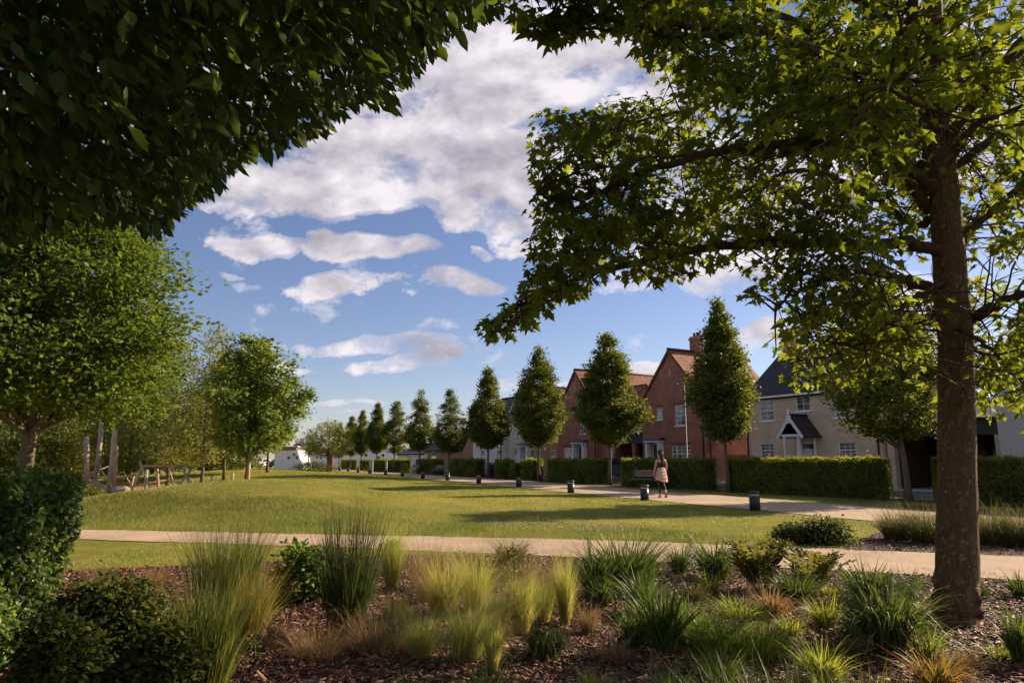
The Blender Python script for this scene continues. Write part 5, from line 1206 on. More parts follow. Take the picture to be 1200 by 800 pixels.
g = ground(941, 719); boulder(g + Vector((0, 0, 0.02)), 0.085, 'small reddish stone lying on the mulch between the lime plants', 0.5)
g = ground(953, 731); boulder(g + Vector((0, 0, 0.01)), 0.04, 'tiny pale pebble just below the reddish stone', 0.6, 'pebble')

# ================================================================== BIG PLANE TREE (right)
PLANE_POLY = [(556, 384), (566, 372), (590, 345), (612, 322), (610, 300), (616, 270), (606, 248), (624, 236), (630, 222), (620, 205), (614, 182), (618, 160), (614, 138), (622, 116), (652, 120), (672, 132), (700, 118), (722, 104), (752, 98), (766, 104), (758, 84), (742, 70), (735, 42), (724, 46), (702, 44), (672, 42), (655, 50), (640, 58), (628, 40), (606, 40), (590, 20), (575, -60), (1400, -60), (1400, 470), (1205, 480), (1184, 500), (1160, 492), (1120, 478), (1086, 470), (1052, 468), (1030, 452), (1010, 462), (985, 470), (965, 446), (945, 458), (928, 452), (905, 440), (878, 424), (884, 402), (905, 392), (908, 366), (900, 345), (875, 362), (850, 330), (820, 318), (800, 345), (785, 352), (770, 335), (745, 330), (720, 322), (700, 328), (684, 348), (664, 358), (648, 352), (634, 374), (604, 398), (575, 400), (560, 392)]
def plane_tree():
    rng = np.random.default_rng(90); random.seed(90)
    e = empty('plane_tree', (3.88, 6.28, 0), 0, 'big plane tree at the right with a mottled brown trunk and spreading maple shaped leaves', 'tree')
    base = Vector((3.88, 6.28, 0))
    def W(px, py, t): return at(px, py, t) - base
    tp = [W(1122, 733, 5.95), W(1122, 690, 6.0), W(1121.5, 600, 6.12), W(1121, 500, 6.25), W(1120, 400, 6.37), W(1117, 370, 6.4), W(1112, 300, 6.5), W(1106, 220, 6.6), W(1099, 150, 6.7), W(1096, 90, 6.8), W(1094, 20, 6.95), W(1090, -80, 7.2), W(1085, -220, 7.5)]
    tr_ = [0.196, 0.172, 0.160, 0.150, 0.144, 0.150, 0.138, 0.128, 0.112, 0.10, 0.085, 0.06, 0.03]
    # resample for a rough surface
    pts = []; rad = []
    for i in range(len(tp) - 1):
        for k in range(5):
            f = k / 5; pts.append(tp[i].lerp(tp[i + 1], f)); rad.append((tr_[i] * (1 - f) + tr_[i + 1] * f) * (1 + 0.012 * math.sin(len(pts) * 1.7)))
    pts.append(tp[-1]); rad.append(tr_[-1]); pts[0].z = -0.08
    ext = []; rx = []
    for i in range(len(pts)):
        ext.append(pts[i]); rx.append(rad[i])
    for zz, r_ in ((0.32, 0.174), (0.20, 0.182), (0.10, 0.197), (0.03, 0.216)):
        ext.insert(1, Vector((pts[0].x * (1 - zz) + pts[5].x * zz, pts[0].y, zz))); rx.insert(1, r_)
    k0 = [0] + sorted(range(1, len(ext)), key=lambda j: ext[j].z); ext = [ext[j] for j in k0]; rx = [rx[j] for j in k0]; rx[0] = 0.23
    m = MB(); m.tube(ext, rx, 32, True, 0.016); ctr = Vector((0, 0, 0))
    for j, v in enumerate(m.v):
        if v[2] < 0.5:
            a = math.atan2(v[1], v[0]); k = (1 - max(0, v[2]) / 0.5) ** 2; f = 1 + k * (0.10 * math.cos(4 * a + 0.8) + 0.05 * math.cos(7 * a)); m.v[j] = (v[0] * f, v[1] * f, v[2])
    m.build('trunk', plane_bark, e)
    limbs = [  # pixel polylines with camera distance, start radius
        ([(1112, 345, 6.45), (1070, 332, 6.4), (1022, 318, 6.3), (985, 322, 6.2), (930, 345, 6.1), (905, 372, 6.0)], .055),
        ([(1108, 300, 6.5), (1065, 284, 6.4), (1010, 286, 6.3), (950, 285, 6.2), (870, 285, 6.1), (790, 298, 6.0), (730, 312, 5.9), (670, 328, 5.9), (625, 350, 5.9), (596, 368, 5.9), (574, 380, 5.9)], .060),
        ([(1104, 232, 6.6), (1075, 205, 6.5), (1048, 182, 6.3), (990, 170, 6.1), (920, 165, 5.9), (840, 178, 5.7), (760, 200, 5.6), (700, 225, 5.6), (650, 232, 5.6), (630, 225, 5.6)], .062),
        ([(1100, 160, 6.7), (1050, 122, 6.3), (1010, 90, 6.0), (960, 62, 5.6), (900, 40, 5.2), (820, 32, 5.0), (740, 28, 4.8), (680, 22, 4.7), (640, 22, 4.7)], .060),
        ([(1103, 250, 6.6), (1070, 262, 6.9), (1020, 230, 7.3), (940, 200, 7.7), (860, 230, 8.0), (780, 260, 8.2), (700, 285, 8.3)], .045),
        ([(1115, 360, 6.45), (1080, 375, 6.9), (1040, 395, 7.3), (990, 410, 7.6), (940, 425, 7.8)], .040),
        ([(1128, 378, 6.4), (1160, 362, 6.2), (1200, 342, 6.0), (1260, 320, 5.8)], .065),
        ([(1120, 290, 6.5), (1150, 258, 6.6), (1190, 225, 6.7), (1250, 190, 6.9)], .045),
        ([(1108, 190, 6.6), (1140, 150, 6.5), (1180, 130, 6.3), (1240, 110, 6.1)], .045),
        ([(1118, 385, 6.4), (1145, 410, 6.9), (1175, 430, 7.3), (1210, 440, 7.6)], .030),
        ([(1098, 150, 6.7), (1085, 110, 6.0), (1075, 90, 5.2), (1060, 95, 4.4), (1040, 105, 3.9)], .035),
        ([(1096, 100, 6.8), (1040, 20, 7.2), (960, -20, 7.5), (860, -30, 7.6), (760, 20, 7.6), (720, 60, 7.5)], .05),
        ([(1097, 120, 6.8), (1020, 110, 7.4), (940, 105, 7.8), (840, 120, 8.0), (760, 140, 8.1), (690, 160, 8.1)], .045),
        ([(900, 36, 5.1), (820, 42, 4.9), (740, 36, 4.8), (690, 34, 4.7), (640, 36, 4.6), (604, 18, 4.6)], .022),
        ([(1110, 330, 6.4), (1070, 350, 6.0), (1040, 380, 5.7), (1000, 405, 5.5), (960, 400, 5.4)], .028),
        ([(1122, 385, 6.3), (1150, 400, 5.9), (1180, 430, 5.7), (1200, 450, 5.6)], .028),
    ]
    up = []  # boughs above the picture that shade what is below
    for a, zt, r_ in ((-2.6, 5.4, 3.4), (-1.2, 5.8, 3.2), (0.3, 5.6, 3.4), (-0.4, 6.2, 3.2), (0.9, 5.8, 3.2), (1.9, 5.8, 3.3), (2.6, 6.2, 3.4), (-2.0, 7.0, 2.4), (0.9, 7.2, 2.4), (2.1, 7.6, 2.4), (3.1, 6.6, 3.0)):
        z0 = zt - 1.6; up.append([Vector((0.2, 0.1, z0)), Vector((0.2 + math.cos(a) * r_ * 0.4, 0.1 + math.sin(a) * r_ * 0.4, z0 + 0.9)), Vector((0.2 + math.cos(a) * r_, 0.1 + math.sin(a) * r_, zt))])
    bm_ = MB(); P_, D_, N_ = [], [], []
    gx, gy = np.meshgrid(np.arange(0, 1204, 3), np.arange(0, 804, 3)); MASK = in_poly(gx.ravel() + 0.0, gy.ravel() + 0.0, PLANE_POLY).reshape(gx.shape)
    def visible_ok(p, margin=0):
        q = p + base; y_, z_ = q.y, q.z - CAM_H; t = y_ * CS + z_ * SN
        if t < 0.3: return False
        u = 600 + FOC * q.x / t; v = 400 - FOC * (-y_ * SN + z_ * CS) / t
        if 0 <= u < 1200 and 0 <= v < 800: return bool(MASK[int(v / 3), int(u / 3)])
        return True
    def _old(p, margin=0):
        px, py, t = project([p + base]);
        if t[0] < 0.3: return False
        if 0 - 5 < px[0] < 1205 and -5 < py[0] < 805: return bool(in_poly(px, py, PLANE_POLY)[0])
        return True
    def twig(p0, d, ln, r0, depth):
        d = d.normalized(); n = max(3, int(ln / 0.12)); pts = [p0.copy()]; p = p0.copy(); dd = d.copy()
        for i in range(n):
            dd = (dd + Vector((rng.normal(0, .16), rng.normal(0, .16), rng.normal(0, .12) - 0.03 * depth))).normalized(); p = p + dd * (ln / n)
            if not visible_ok(p + dd * 0.1): break
            pts.append(p.copy())
        if len(pts) < 2: return
        bm_.tube(pts, [r0 * (1 - 0.75 * i / len(pts)) for i in range(len(pts))], 5, False)
        if depth < 2:
            for i in range(1, len(pts)):
                if rng.random() < (0.75 if depth == 0 else 0.60):
                    sd_ = Vector(rnd_dirs(1, rng)[0]); sd_.z *= 0.6; dirn = (dd * 0.55 + sd_).normalized(); twig(pts[i], dirn, ln * rng.uniform(0.4, 0.7) if depth else rng.uniform(0.35, 0.75), r0 * 0.5, depth + 1)
        for i in range(1, len(pts)):
            for k in range(rng.integers(2, 6) if depth > 0 or i > len(pts) - 3 else rng.integers(0, 2)):
                o = Vector(rnd_dirs(1, rng)[0]); q = pts[i] + o * rng.uniform(0.03, 0.09)
                if visible_ok(q): P_.append(tuple(q)); dv = o + dd * 0.5; D_.append((dv.x, dv.y, dv.z * 0.5 - 0.55)); N_.append((rng.normal(0, .6), rng.normal(0, .6), 0.75))
    def limb(pts, r0, dens, extra=1.0):
        # smooth resample
        q = []
        for i in range(len(pts) - 1):
            a = pts[max(i - 1, 0)]; b = pts[i]; c = pts[i + 1]; d = pts[min(i + 2, len(pts) - 1)]
            for k in range(6):
                t = k / 6; q.append(0.5 * ((2 * b) + (c - a) * t + (2 * a - 5 * b + 4 * c - d) * t * t + (3 * b - a - 3 * c + d) * t ** 3))
        q.append(pts[-1]); n = len(q)
        for j in range(n // 2, n):
            if not visible_ok(q[j]): q = q[:j]; break
        n = len(q)
        q = [q[0]] + [p + Vector((rng.normal(0, .012), rng.normal(0, .012), rng.normal(0, .012))) for p in q[1:]]
        bm_.tube(q, [r0 * (1 - 0.85 * i / n) for i in range(n)], 9, True)
        for i in range(int(n * 0.12), n):
            f = i / n; k = rng.poisson(dens * (0.45 + 0.9 * f))
            for _ in range(k):
                dd = (q[i] - q[i - 1]).normalized(); sd_ = Vector(rnd_dirs(1, rng)[0]); sd_.z *= 0.75
                twig(q[i], dd * 0.35 + sd_, rng.uniform(0.35, 1.0) * extra, 0.011, 1 if rng.random() < 0.45 else 0)
    for i, (pl, r0) in enumerate(limbs): limb([W(*p) for p in pl], r0, 0.95 if i in (1,) else (0.28 if r0 == .022 else 1.0), 0.6 if r0 == .022 else 1.0)
    for q in up: limb(q, 0.06, 0.8, 1.3)
    bm_.build('limbs', branch_bark, e)
    P_a, D_a, N_a = np.array(P_), np.array(D_), np.array(N_); print('plane leaves', len(P_a))
    keep = rng.uniform(0, 1, len(P_a)) < min(1.0, 42000 / len(P_a)); P_a, D_a, N_a = P_a[keep], D_a[keep], N_a[keep]
    qx, qy, qt = project(P_a + np.array(base)); u = rng.uniform(0, 1, len(P_a)); kp = np.ones(len(P_a))
    kp[(qx > 1072) & (qx < 1165) & (qy > 120) & (qy < 480) & (qt < 6.9)] = 0.06
    kp[(qx > 1085) & (qx < 1200) & (qy > 300) & (qy < 420) & (qt < 6.9)] *= 0.5
    z1 = (qx > 850) & (qx < 1075) & (qy > 290) & (qy < 500); kp[z1] = 0.30
    z2 = (qx > 850) & (qx < 1075) & (qy > 180) & (qy <= 290); kp[z2] = 0.45
    kp[(qx > 700) & (qx <= 850) & (qy > 100) & (qy < 420)] = 0.72
    kp[(qx > 1215) & (P_a[:, 2] < 4.2)] = 0.12; kp[(qx > 1165) & (qx <= 1215) & (qy > 60)] *= 0.6  # unseen crown past the right edge thinned so sun reaches the inner leaves
    k = u < kp; P_a, D_a, N_a = P_a[k], D_a[k], N_a[k]; print('kept', len(P_a))
    leaves('crown', T_PLANE, P_a, D_a, N_a, rng.uniform(0.055, 0.105, len(P_a)), lm_plane, e)
plane_tree()

# ================================================================== OVERHANGING TREE (top left)
OV_POLY = [(-80, 292), (0, 288), (20, 276), (60, 268), (95, 262), (125, 262), (150, 262), (172, 270), (188, 274), (200, 262), (208, 250), (222, 240), (244, 232), (256, 218), (258, 205), (276, 196), (290, 190), (312, 178), (330, 172), (352, 165), (375, 160), (388, 152), (396, 138), (412, 125), (430, 124), (448, 130), (462, 122), (466, 106), (480, 102), (484, 84), (498, 72), (512, 66), (520, 44), (545, 36), (572, 22), (590, 8), (612, -20), (640, -80), (-80, -80)]
def over_tree():
    rng = np.random.default_rng(95); random.seed(95); base = Vector((-5.9, 1.9, 0))
    e = empty('overhanging_tree', base, 0, 'dark leafy tree whose boughs overhang the top left of the view', 'tree')
    # bough layers: points in a real crown volume above a sloping underside
    n = 36000; x = rng.uniform(-9.5, 1.6, n); y = rng.uniform(0.6, 7.2, n); z = rng.uniform(2.2, 7.0, n)
    C = np.stack([x, y, z], 1); el = ((x + 4.2) / 5.2) ** 2 + ((y - 3.6) / 3.6) ** 2 + ((z - 4.6) / 2.5) ** 2
    px, py, t = project(C); infr = (px > -40) & (px < 1240) & (py > -40) & (py < 840) & (t > 0.2)
    shr = in_poly(px, py + 5 * 3.5 / np.maximum(t, 1), OV_POLY) & in_poly(px + 4, py, OV_POLY)
    ok = (el < 1) & (~infr | shr) & (t > 2.3) | ((el < 1) & (t <= 2.3) & (z > 3.4) & (y < 1.5))
    # thin out the deep inside
    ok &= rng.uniform(0, 1, n) < np.where(el > 0.35, 1.0, 0.5)
    C = C[ok]; print('over clumps', len(C))
    per = 9; idx = np.repeat(np.arange(len(C)), per); pos = C[idx] + rng.normal(size=(len(idx), 3)) * np.array([0.15, 0.15, 0.10])
    px, py, t = project(pos); infr = (px > -30) & (px < 1230) & (py > -30) & (py < 830); k = (~infr | in_poly(px, py + 4, OV_POLY)) & (t > 2.0) | (t <= 2.0) & (pos[:, 2] > 3.3)
    pos = pos[k]; m_ = len(pos); d = rnd_dirs(m_, rng) * 0.55 + np.array([0.45, 0.15, -0.62]); nr = rnd_dirs(m_, rng) * 0.55 + np.array([0.1, -0.1, 0.8])
    sz = rng.uniform(0.065, 0.11, m_)
    # a few longer shoots reaching out below the canopy
    sh_ = MB(); ex = []
    for (ax, ay, at_, bx, by, bt) in ((170, 20, 2.9, 262, 100, 2.35), (150, 60, 2.9, 240, 150, 2.5), (290, 0, 2.9, 395, 62, 2.5), (150, 90, 3.0, 225, 205, 2.6), (60, 30, 2.8, 120, 120, 2.4), (330, 10, 3.0, 352, 90, 2.6)):
        a = at(ax, ay, at_); b_ = at(bx, by, bt); sh_.tube([a - base, (a + b_) / 2 - base + Vector((0, 0, .05)), b_ - base], [.008, .005, .002], 5, False)
        for k in range(15):
            f = rng.uniform(0.15, 1.0); q = a.lerp(b_, f) + Vector(rng.normal(0, .025, 3)); ex.append((q, (b_ - a).normalized() * 0.6 + Vector((rng.normal(0, .6), rng.normal(0, .5), -0.25))))
    sh_.build('limbs', branch_bark, e); m2 = len(ex)
    pos = np.concatenate([pos, np.array([tuple(q) for q, _ in ex])]); d = np.concatenate([d, np.array([tuple(v) for _, v in ex])]); nr = np.concatenate([nr, rng.normal(0, .35, (m2, 3)) + np.array([0.25, 0.1, 0.8])]); sz = np.concatenate([sz, rng.uniform(0.07, 0.10, m2)])
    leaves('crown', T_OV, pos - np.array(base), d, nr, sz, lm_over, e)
    m = MB(); m.tube([(0, 0, -0.1), (0.02, 0.02, 1.2), (0.1, 0.1, 2.6), (0.3, 0.3, 4.2), (0.6, 0.6, 5.8)], [.24, .19, .17, .12, .05], 14); m.build('trunk', grey_bark, e)
    b = MB()
    for i in range(60):
        c = Vector(C[rng.integers(len(C))]) - base; z0 = rng.uniform(2.0, 4.6); p0 = Vector((0.1, 0.1, z0)); mid = p0.lerp(c, 0.5) + Vector((0, 0, 0.25)); b.tube([p0, p0.lerp(mid, .5), mid, mid.lerp(c, .5), c], [.045, .035, .025, .016, .006], 6, False)
    b.build('limbs', branch_bark, e)
over_tree()

# ================================================================== FOREGROUND PLANTING
PLN = {}
def place_clump(name, label, cat, px, pyb, pyt, hwpx, n, mat, width=0.006, droop=0.25, power=1.8, r0f=0.3, hmin=0.55, seg=4, group=None, extra=None, seed=None, bias=None):
    g = ground(px, pyb); t = project([g])[2][0]; h = max(0.06, (pyb - pyt) * t / FOC * 1.12); hw = hwpx * t / FOC * 1.25; n = int(n * 1.35)
    sd = seed if seed is not None else int(px * 7 + pyb)
    e = empty(name, (g.x, g.y, gz(g.x, g.y)), 0, label, cat, group)
    o = link('blades', clump_mesh(sd, n, h / (1 - droop * 0.55), hw * r0f, hw, width, droop, mat, power, hmin, seg, bias), e)
    if extra:
        for (nm, n2, hm, fm, w2, mt, dr) in extra: link(nm, clump_mesh(sd + 5, n2, h * hm, hw * r0f * 0.8, hw * fm, w2, dr, mt, power, 0.6, seg, bias), e)
    return e
# tall grasses, left of centre
place_clump('dry_grass', 'golden brown dry grass leaning right out of the rear reedy clump', 'ornamental grass', 292, 742, 655, 34, 420, bm_reedtan, 0.005, 0.25, 1.4, 0.4, 0.4, 5, None, None, None, (0.9, 0.1))
place_clump('tall_grass', 'tall green reedy grass clump with dark seed stalks, rear one at the left', 'ornamental grass', 262, 735, 618, 34, 800, bm_reed, 0.007, 0.08, 1.3, 0.55, 0.5, 5, 'tall grasses in the bed', [('dry_blades', 260, 0.7, 1.15, 0.006, bm_reedtan, 0.3), ('seed_stalks', 110, 1.05, 0.7, 0.005, bm_dark, 0.05)], bias=None)
place_clump('tall_grass', 'bright green reedy grass clump at the bottom edge, left of the bare mulch', 'ornamental grass', 238, 815, 675, 32, 560, bm_reed, 0.008, 0.10, 1.4, 0.6, 0.5, 5, 'tall grasses in the bed', [('dry_blades', 90, 0.8, 1.2, 0.006, bm_reedtan, 0.25)])
place_clump('upright_grass', 'dark upright fan of grass with pointed stalks, tallest near the middle', 'ornamental grass', 405, 745, 608, 26, 420, bm_dark, 0.010, 0.02, 1.3, 0.6, 0.55, 4, 'tall grasses in the bed', [('dry_blades', 240, 0.5, 1.3, 0.006, bm_tan, 0.45), ('seed_stalks', 40, 1.12, 1.0, 0.007, bm_dark, 0.0)])
SG = 'feather grasses in the bed'
def stipa(px, b, t_, hw, n, lab, mat=bm_stipa, dr=0.12, w=0.0026, pw=1.7, r0=0.24): place_clump('feather_grass', lab, 'feather grass', px, b, t_ - 4, hw * 1.15, int(n * 1.5), mat, w, dr + 0.12, pw, r0, 0.35, 5, SG)
stipa(459, 690, 608, 20, 520, 'tall pale green feather grass right of the dark upright grass')
stipa(519, 722, 648, 36, 650, 'wide soft feather grass tuft left of the middle clump', dr=0.3)
stipa(556, 716, 640, 34, 620, 'yellow green feather grass standing in the middle of the bed', dr=0.2)
stipa(549, 772, 704, 42, 850, 'low rounded feather grass with tan tips at the front of the middle group', dr=0.45)
stipa(493, 770, 712, 30, 520, 'small green and tan feather grass left of the low rounded tuft', dr=0.35)
stipa(577, 790, 700, 16, 220, 'thin bright upright feather grass beside the low rounded tuft', dr=0.1)
stipa(611, 742, 660, 24, 560, 'bright yellow green feather grass, left one of the upright pair')
stipa(662, 732, 650, 15, 480, 'narrow bright feather grass, right one of the upright pair')
stipa(637, 730, 668, 20, 300, 'short feather grass between the upright pair', dr=0.3)
stipa(640, 708, 640, 40, 420, 'faint tan feather grass at the back near the path', bm_tan, 0.35)
stipa(600, 660, 622, 34, 420, 'dusky feather grass beside the front path with wispy heads', bm_sedge, 0.15)
stipa(497, 690, 628, 34, 360, 'thin wispy tan feather grass behind the pale green one', bm_tan, 0.2)
stipa(118, 690, 660, 24, 320, 'dry yellow tuft at the lawn edge, left of the tall grasses', bm_tan, 0.3)
stipa(180, 690, 660, 20, 280, 'dry orange tuft at the lawn edge beside the tall reedy grass', bm_tan, 0.3)
stipa(498, 705, 660, 24, 240, 'loose straw coloured tuft in the gap behind the wide tuft', bm_tan, 0.4)
place_clump('dead_grass', 'low flattened brown dead grass mound right of the dark upright grass', 'dead grass', 443, 762, 716, 40, 620, bm_tan, 0.004, 0.6, 1.3, 0.5, 0.5, 4)
place_clump('dead_grass', 'brown dead grass sprawling at the foot of the dark upright grass', 'dead grass', 372, 770, 730, 44, 420, bm_tan, 0.004, 0.75, 1.2, 0.4, 0.5, 4)
place_clump('dark_tuft', 'dark green strappy tuft under the upright pair of feather grasses', 'grass tuft', 640, 770, 722, 30, 260, bm_dark, 0.009, 0.5, 1.4, 0.4, 0.5, 4, extra=[('dry_blades', 80, 0.9, 1.3, 0.007, bm_tan, 0.7)])
def shrub(px, b, t_, hw, lab, lm, n, lsz, tm=T_OVW, seed=1, cat='shrub', name='leafy_shrub', dpf=0.8, stems=10):
    g = ground(px, b); t = project([g])[2][0]; h = (b - t_) * t / FOC; hwm = hw * t / FOC
    return mound_shrub(name, (g.x, g.y, gz(g.x, g.y)), hwm, h, hwm * dpf, lab, cat, seed, lm, n, lsz, tm, None, 0.3, stems)
shrub(352, 706, 640, 34, 'fresh green leafy perennial between the two tall grasses', lm_peren, 1500, (0.05, 0.09), T_OV, 11, 'perennial', 'green_perennial')
shrub(600, 676, 645, 34, 'grey green rounded shrub beside the path in the middle', lm_fern, 900, (0.03, 0.05), T_OV, 12)
shrub(452, 672, 628, 16, 'small upright leafy plant left of the tall pale feather grass', lm_peren, 260, (0.03, 0.06), T_OVW, 13, 'plant', 'leafy_plant')
shrub(120, 800, 690, 84, 'large dark green small leaved shrub beside the near hedge', lm_shrub, 9000, (0.028, 0.052), T_OVW, 14, dpf=0.7, stems=25)
shrub(185, 830, 740, 48, 'dark green shrub at the bottom edge between hedge and reedy grass', lm_shrub, 4200, (0.028, 0.052), T_OVW, 15)
shrub(60, 850, 730, 60, 'dark low shrub in the bottom left corner', lm_shrub, 4200, (0.028, 0.05), T_OVW, 16)
shrub(298, 775, 750, 7, 'tiny lime green seedling on the bare mulch', lm_peren, 26, (0.035, 0.05), T_OVW, 17, 'seedling', 'seedling', stems=3)
shrub(930, 636, 617, 26, 'dark green low shrub at the lawn corner, lower left one of the pair', lm_shrub, 2000, (0.035, 0.065), T_OVW, 18, name='spreading_shrub')
shrub(966, 637, 611, 34, 'dark green spreading shrub at the lawn corner, taller right one of the pair', lm_shrub, 3200, (0.035, 0.065), T_OVW, 19, name='spreading_shrub')
# strap leaved plants
def strap(px, b, t_, hw, n, lab, mat=bm_strap, w=0.016, dr=0.45, pw=1.5, r0=0.25, name='strap_plant'): place_clump(name, lab, 'strap leaf plant', px, b, t_ - (b - t_) * 0.06, hw * 1.0, int(n * 1.25), mat, w, dr, pw, r0, 0.5, 5, 'strap leaved plants in the bed')
strap(735, 695, 630, 48, 330, 'broad dark green strap leaved plant behind the bare mulch', w=0.020, dr=0.25)
strap(706, 712, 676, 20, 90, 'small light green strap plant at the left foot of the broad one')
strap(756, 720, 672, 36, 200, 'mid green strap plant right of the bare mulch, in front of the broad one', w=0.018, dr=0.3)
strap(840, 678, 632, 36, 240, 'green strap plant left of the brown fern', w=0.016)
strap(796, 672, 638, 22, 120, 'small dark strap plant between the broad one and the path')
strap(833, 696, 668, 19, 80, 'small lime strap tuft in front of the green strap plant', bm_lime)
strap(800, 750, 706, 46, 330, 'yellow green sprawling tuft, left front of the lime group', bm_lime, 0.010, 0.5, 1.4, 0.5)
strap(848, 765, 722, 42, 300, 'bright lime sprawling tuft, centre front of the lime group', bm_lime, 0.011, 0.5, 1.4, 0.45)
strap(868, 722, 698, 34, 200, 'low yellow tuft behind the sprawling lime group', bm_lime, 0.010, 0.5, 1.3, 0.5)
strap(932, 705, 668, 34, 200, 'leafy green strap plant under the right hand fern', bm_strap, 0.016)
strap(968, 735, 700, 28, 130, 'small bright lime plant beside the reddish stone', bm_lime, 0.013)
strap(972, 698, 680, 22, 90, 'little lime tuft below the right hand fern', bm_lime, 0.011)
strap(1020, 705, 662, 40, 260, 'sunlit green strap plant behind the biggest dark one', bm_strap, 0.017)
strap(700, 700, 640, 34, 190, 'dark strap leaved plant touching the left side of the broad one', w=0.018, dr=0.3)
strap(778, 765, 694, 34, 170, 'upright iris like plant left of the sprawling lime tufts', bm_strap, 0.020, 0.15)
strap(742, 760, 712, 28, 120, 'dull green strap tuft in the bare mulch below the broad plant', bm_strap, 0.014, 0.5)
strap(890, 770, 728, 40, 260, 'straw and lime tuft between the lime group and the bottom grass', bm_lime, 0.011, 0.55, 1.4, 0.5)
strap(905, 722, 690, 30, 150, 'dry tan strap tuft below the two ferns', bm_tan, 0.010, 0.6)
strap(1005, 742, 712, 24, 130, 'small mid green strap tuft touching the biggest one on its left', bm_strap, 0.014)
strap(860, 668, 640, 20, 110, 'little dark strap tuft squeezed against the left fern', bm_strap, 0.013)
strap(1065, 702, 672, 22, 120, 'green strap tuft close to the left side of the plane trunk', bm_strap, 0.013)
strap(720, 775, 748, 26, 110, 'sparse brown and green tuft low on the bare mulch', bm_tan, 0.008, 0.6)
strap(845, 800, 762, 34, 180, 'pale lime tuft at the bottom edge under the sprawling tufts', bm_lime, 0.011, 0.4)
strap(1042, 765, 690, 50, 330, 'biggest dark glossy strap plant left of the plane trunk', bm_strap, 0.024, 0.5, 1.4)
strap(1085, 775, 735, 24, 90, 'drooping light green strap plant at the foot of the biggest one', bm_lime, 0.014)
strap(965, 800, 756, 34, 200, 'bright lime strap tuft at the bottom edge in the middle of the lime group', bm_lime, 0.014, 0.35)
strap(1098, 806, 764, 40, 170, 'red and yellow tipped strap plant at the bottom edge near the trunk', bm_redy, 0.014, 0.4)
strap(1198, 700, 672, 22, 110, 'strap plant at the right edge beside the path', bm_strap, 0.014)
strap(1200, 778, 718, 28, 150, 'tall strap plant cut by the right edge of the view', bm_strap, 0.016)
strap(1170, 770, 752, 24, 90, 'low mossy green tuft right of the plane trunk', bm_lime, 0.009)
strap(1080, 690, 676, 12, 40, 'tiny dark weed growing on the path edge left of the trunk', bm_dark, 0.009)
strap(480, 812, 786, 24, 60, 'short green shoots at the bottom edge under the low feather grass', bm_strap, 0.012, 0.2)
strap(570, 818, 782, 40, 90, 'scattered green shoots at the bottom edge near the middle', bm_strap, 0.010, 0.15)
strap(700, 815, 786, 30, 110, 'green grassy shoots at the bottom edge under the bare mulch', bm_lime, 0.009, 0.2)
strap(790, 815, 782, 26, 90, 'thin lime shoots at the bottom edge left of the lime group', bm_lime, 0.010, 0.2)
place_clump('edge_grass', 'dense bright green grass along the bottom edge below the lime plants', 'grass tuft', 905, 880, 800, 80, 900, bm_reed, 0.007, 0.2, 1.4, 0.9, 0.45, 4)
place_clump('edge_grass', 'bright green grass along the bottom edge below the biggest strap plant', 'grass tuft', 1010, 880, 800, 56, 600, bm_lime, 0.007, 0.2, 1.4, 0.9, 0.45, 4)
strap(668, 690, 655, 26, 130, 'dark green tuft between the feather grasses and the broad strap plant', bm_dark, 0.010, 0.3)
strap(815, 705, 678, 24, 110, 'dull green tuft behind the sprawling yellow green one', bm_sedge, 0.010, 0.5)
strap(990, 772, 742, 28, 140, 'olive tuft between the red tipped plant and the bottom grass', bm_sedge, 0.010, 0.45)
strap(925, 745, 718, 26, 130, 'small yellow tuft under the reddish stone', bm_lime, 0.010, 0.5)
strap(1150, 700, 680, 18, 70, 'tiny green tuft just right of the trunk beside the path', bm_strap, 0.010, 0.5)
strap(1135, 785, 758, 26, 110, 'dry tuft in front of the plane trunk foot', bm_tan, 0.008, 0.6)
stipa(420, 706, 662, 26, 300, 'thin olive feather grass between the dark upright grass and the pale one', bm_sedge, 0.25)
stipa(535, 690, 640, 26, 380, 'pale tan feather grass behind the two middle tufts', bm_tan, 0.2)
stipa(583, 745, 684, 28, 420, 'straw and green feather grass between the front tuft and the upright pair', dr=0.35)
stipa(462, 735, 690, 28, 380, 'olive and brown feather grass right of the dead brown mound', bm_sedge, 0.35)
stipa(690, 742, 706, 22, 240, 'short tan feather grass at the right foot of the upright pair', bm_tan, 0.4)
stipa(325, 760, 722, 26, 260, 'dry brown feather grass on the mulch beside the reedy clump', bm_tan, 0.45)
shrub(388, 700, 655, 20, 'green leafy perennial peeping left of the dark upright grass', lm_peren, 500, (0.04, 0.07), T_OV, 27, 'perennial', 'green_perennial')
# sedge mounds across the path
for i, (px, b, t_, hw, lab) in enumerate(((1052, 632, 586, 28, 'olive sedge mound left of the pair beside the trunk'), (1086, 636, 584, 32, 'olive sedge mound touching the left side of the plane trunk'), (1160, 638, 584, 36, 'olive sedge mound right of the plane trunk'), (1200, 640, 588, 30, 'olive sedge mound at the right edge'), (1128, 630, 588, 26, 'olive sedge mound hidden behind the plane trunk'))):
    place_clump('sedge_mound', lab, 'sedge', px, b, t_ + 9, hw * 0.8, 800, bm_sedge, 0.009, 0.45, 1.3, 0.45, 0.45, 4, 'sedge mounds across the path')
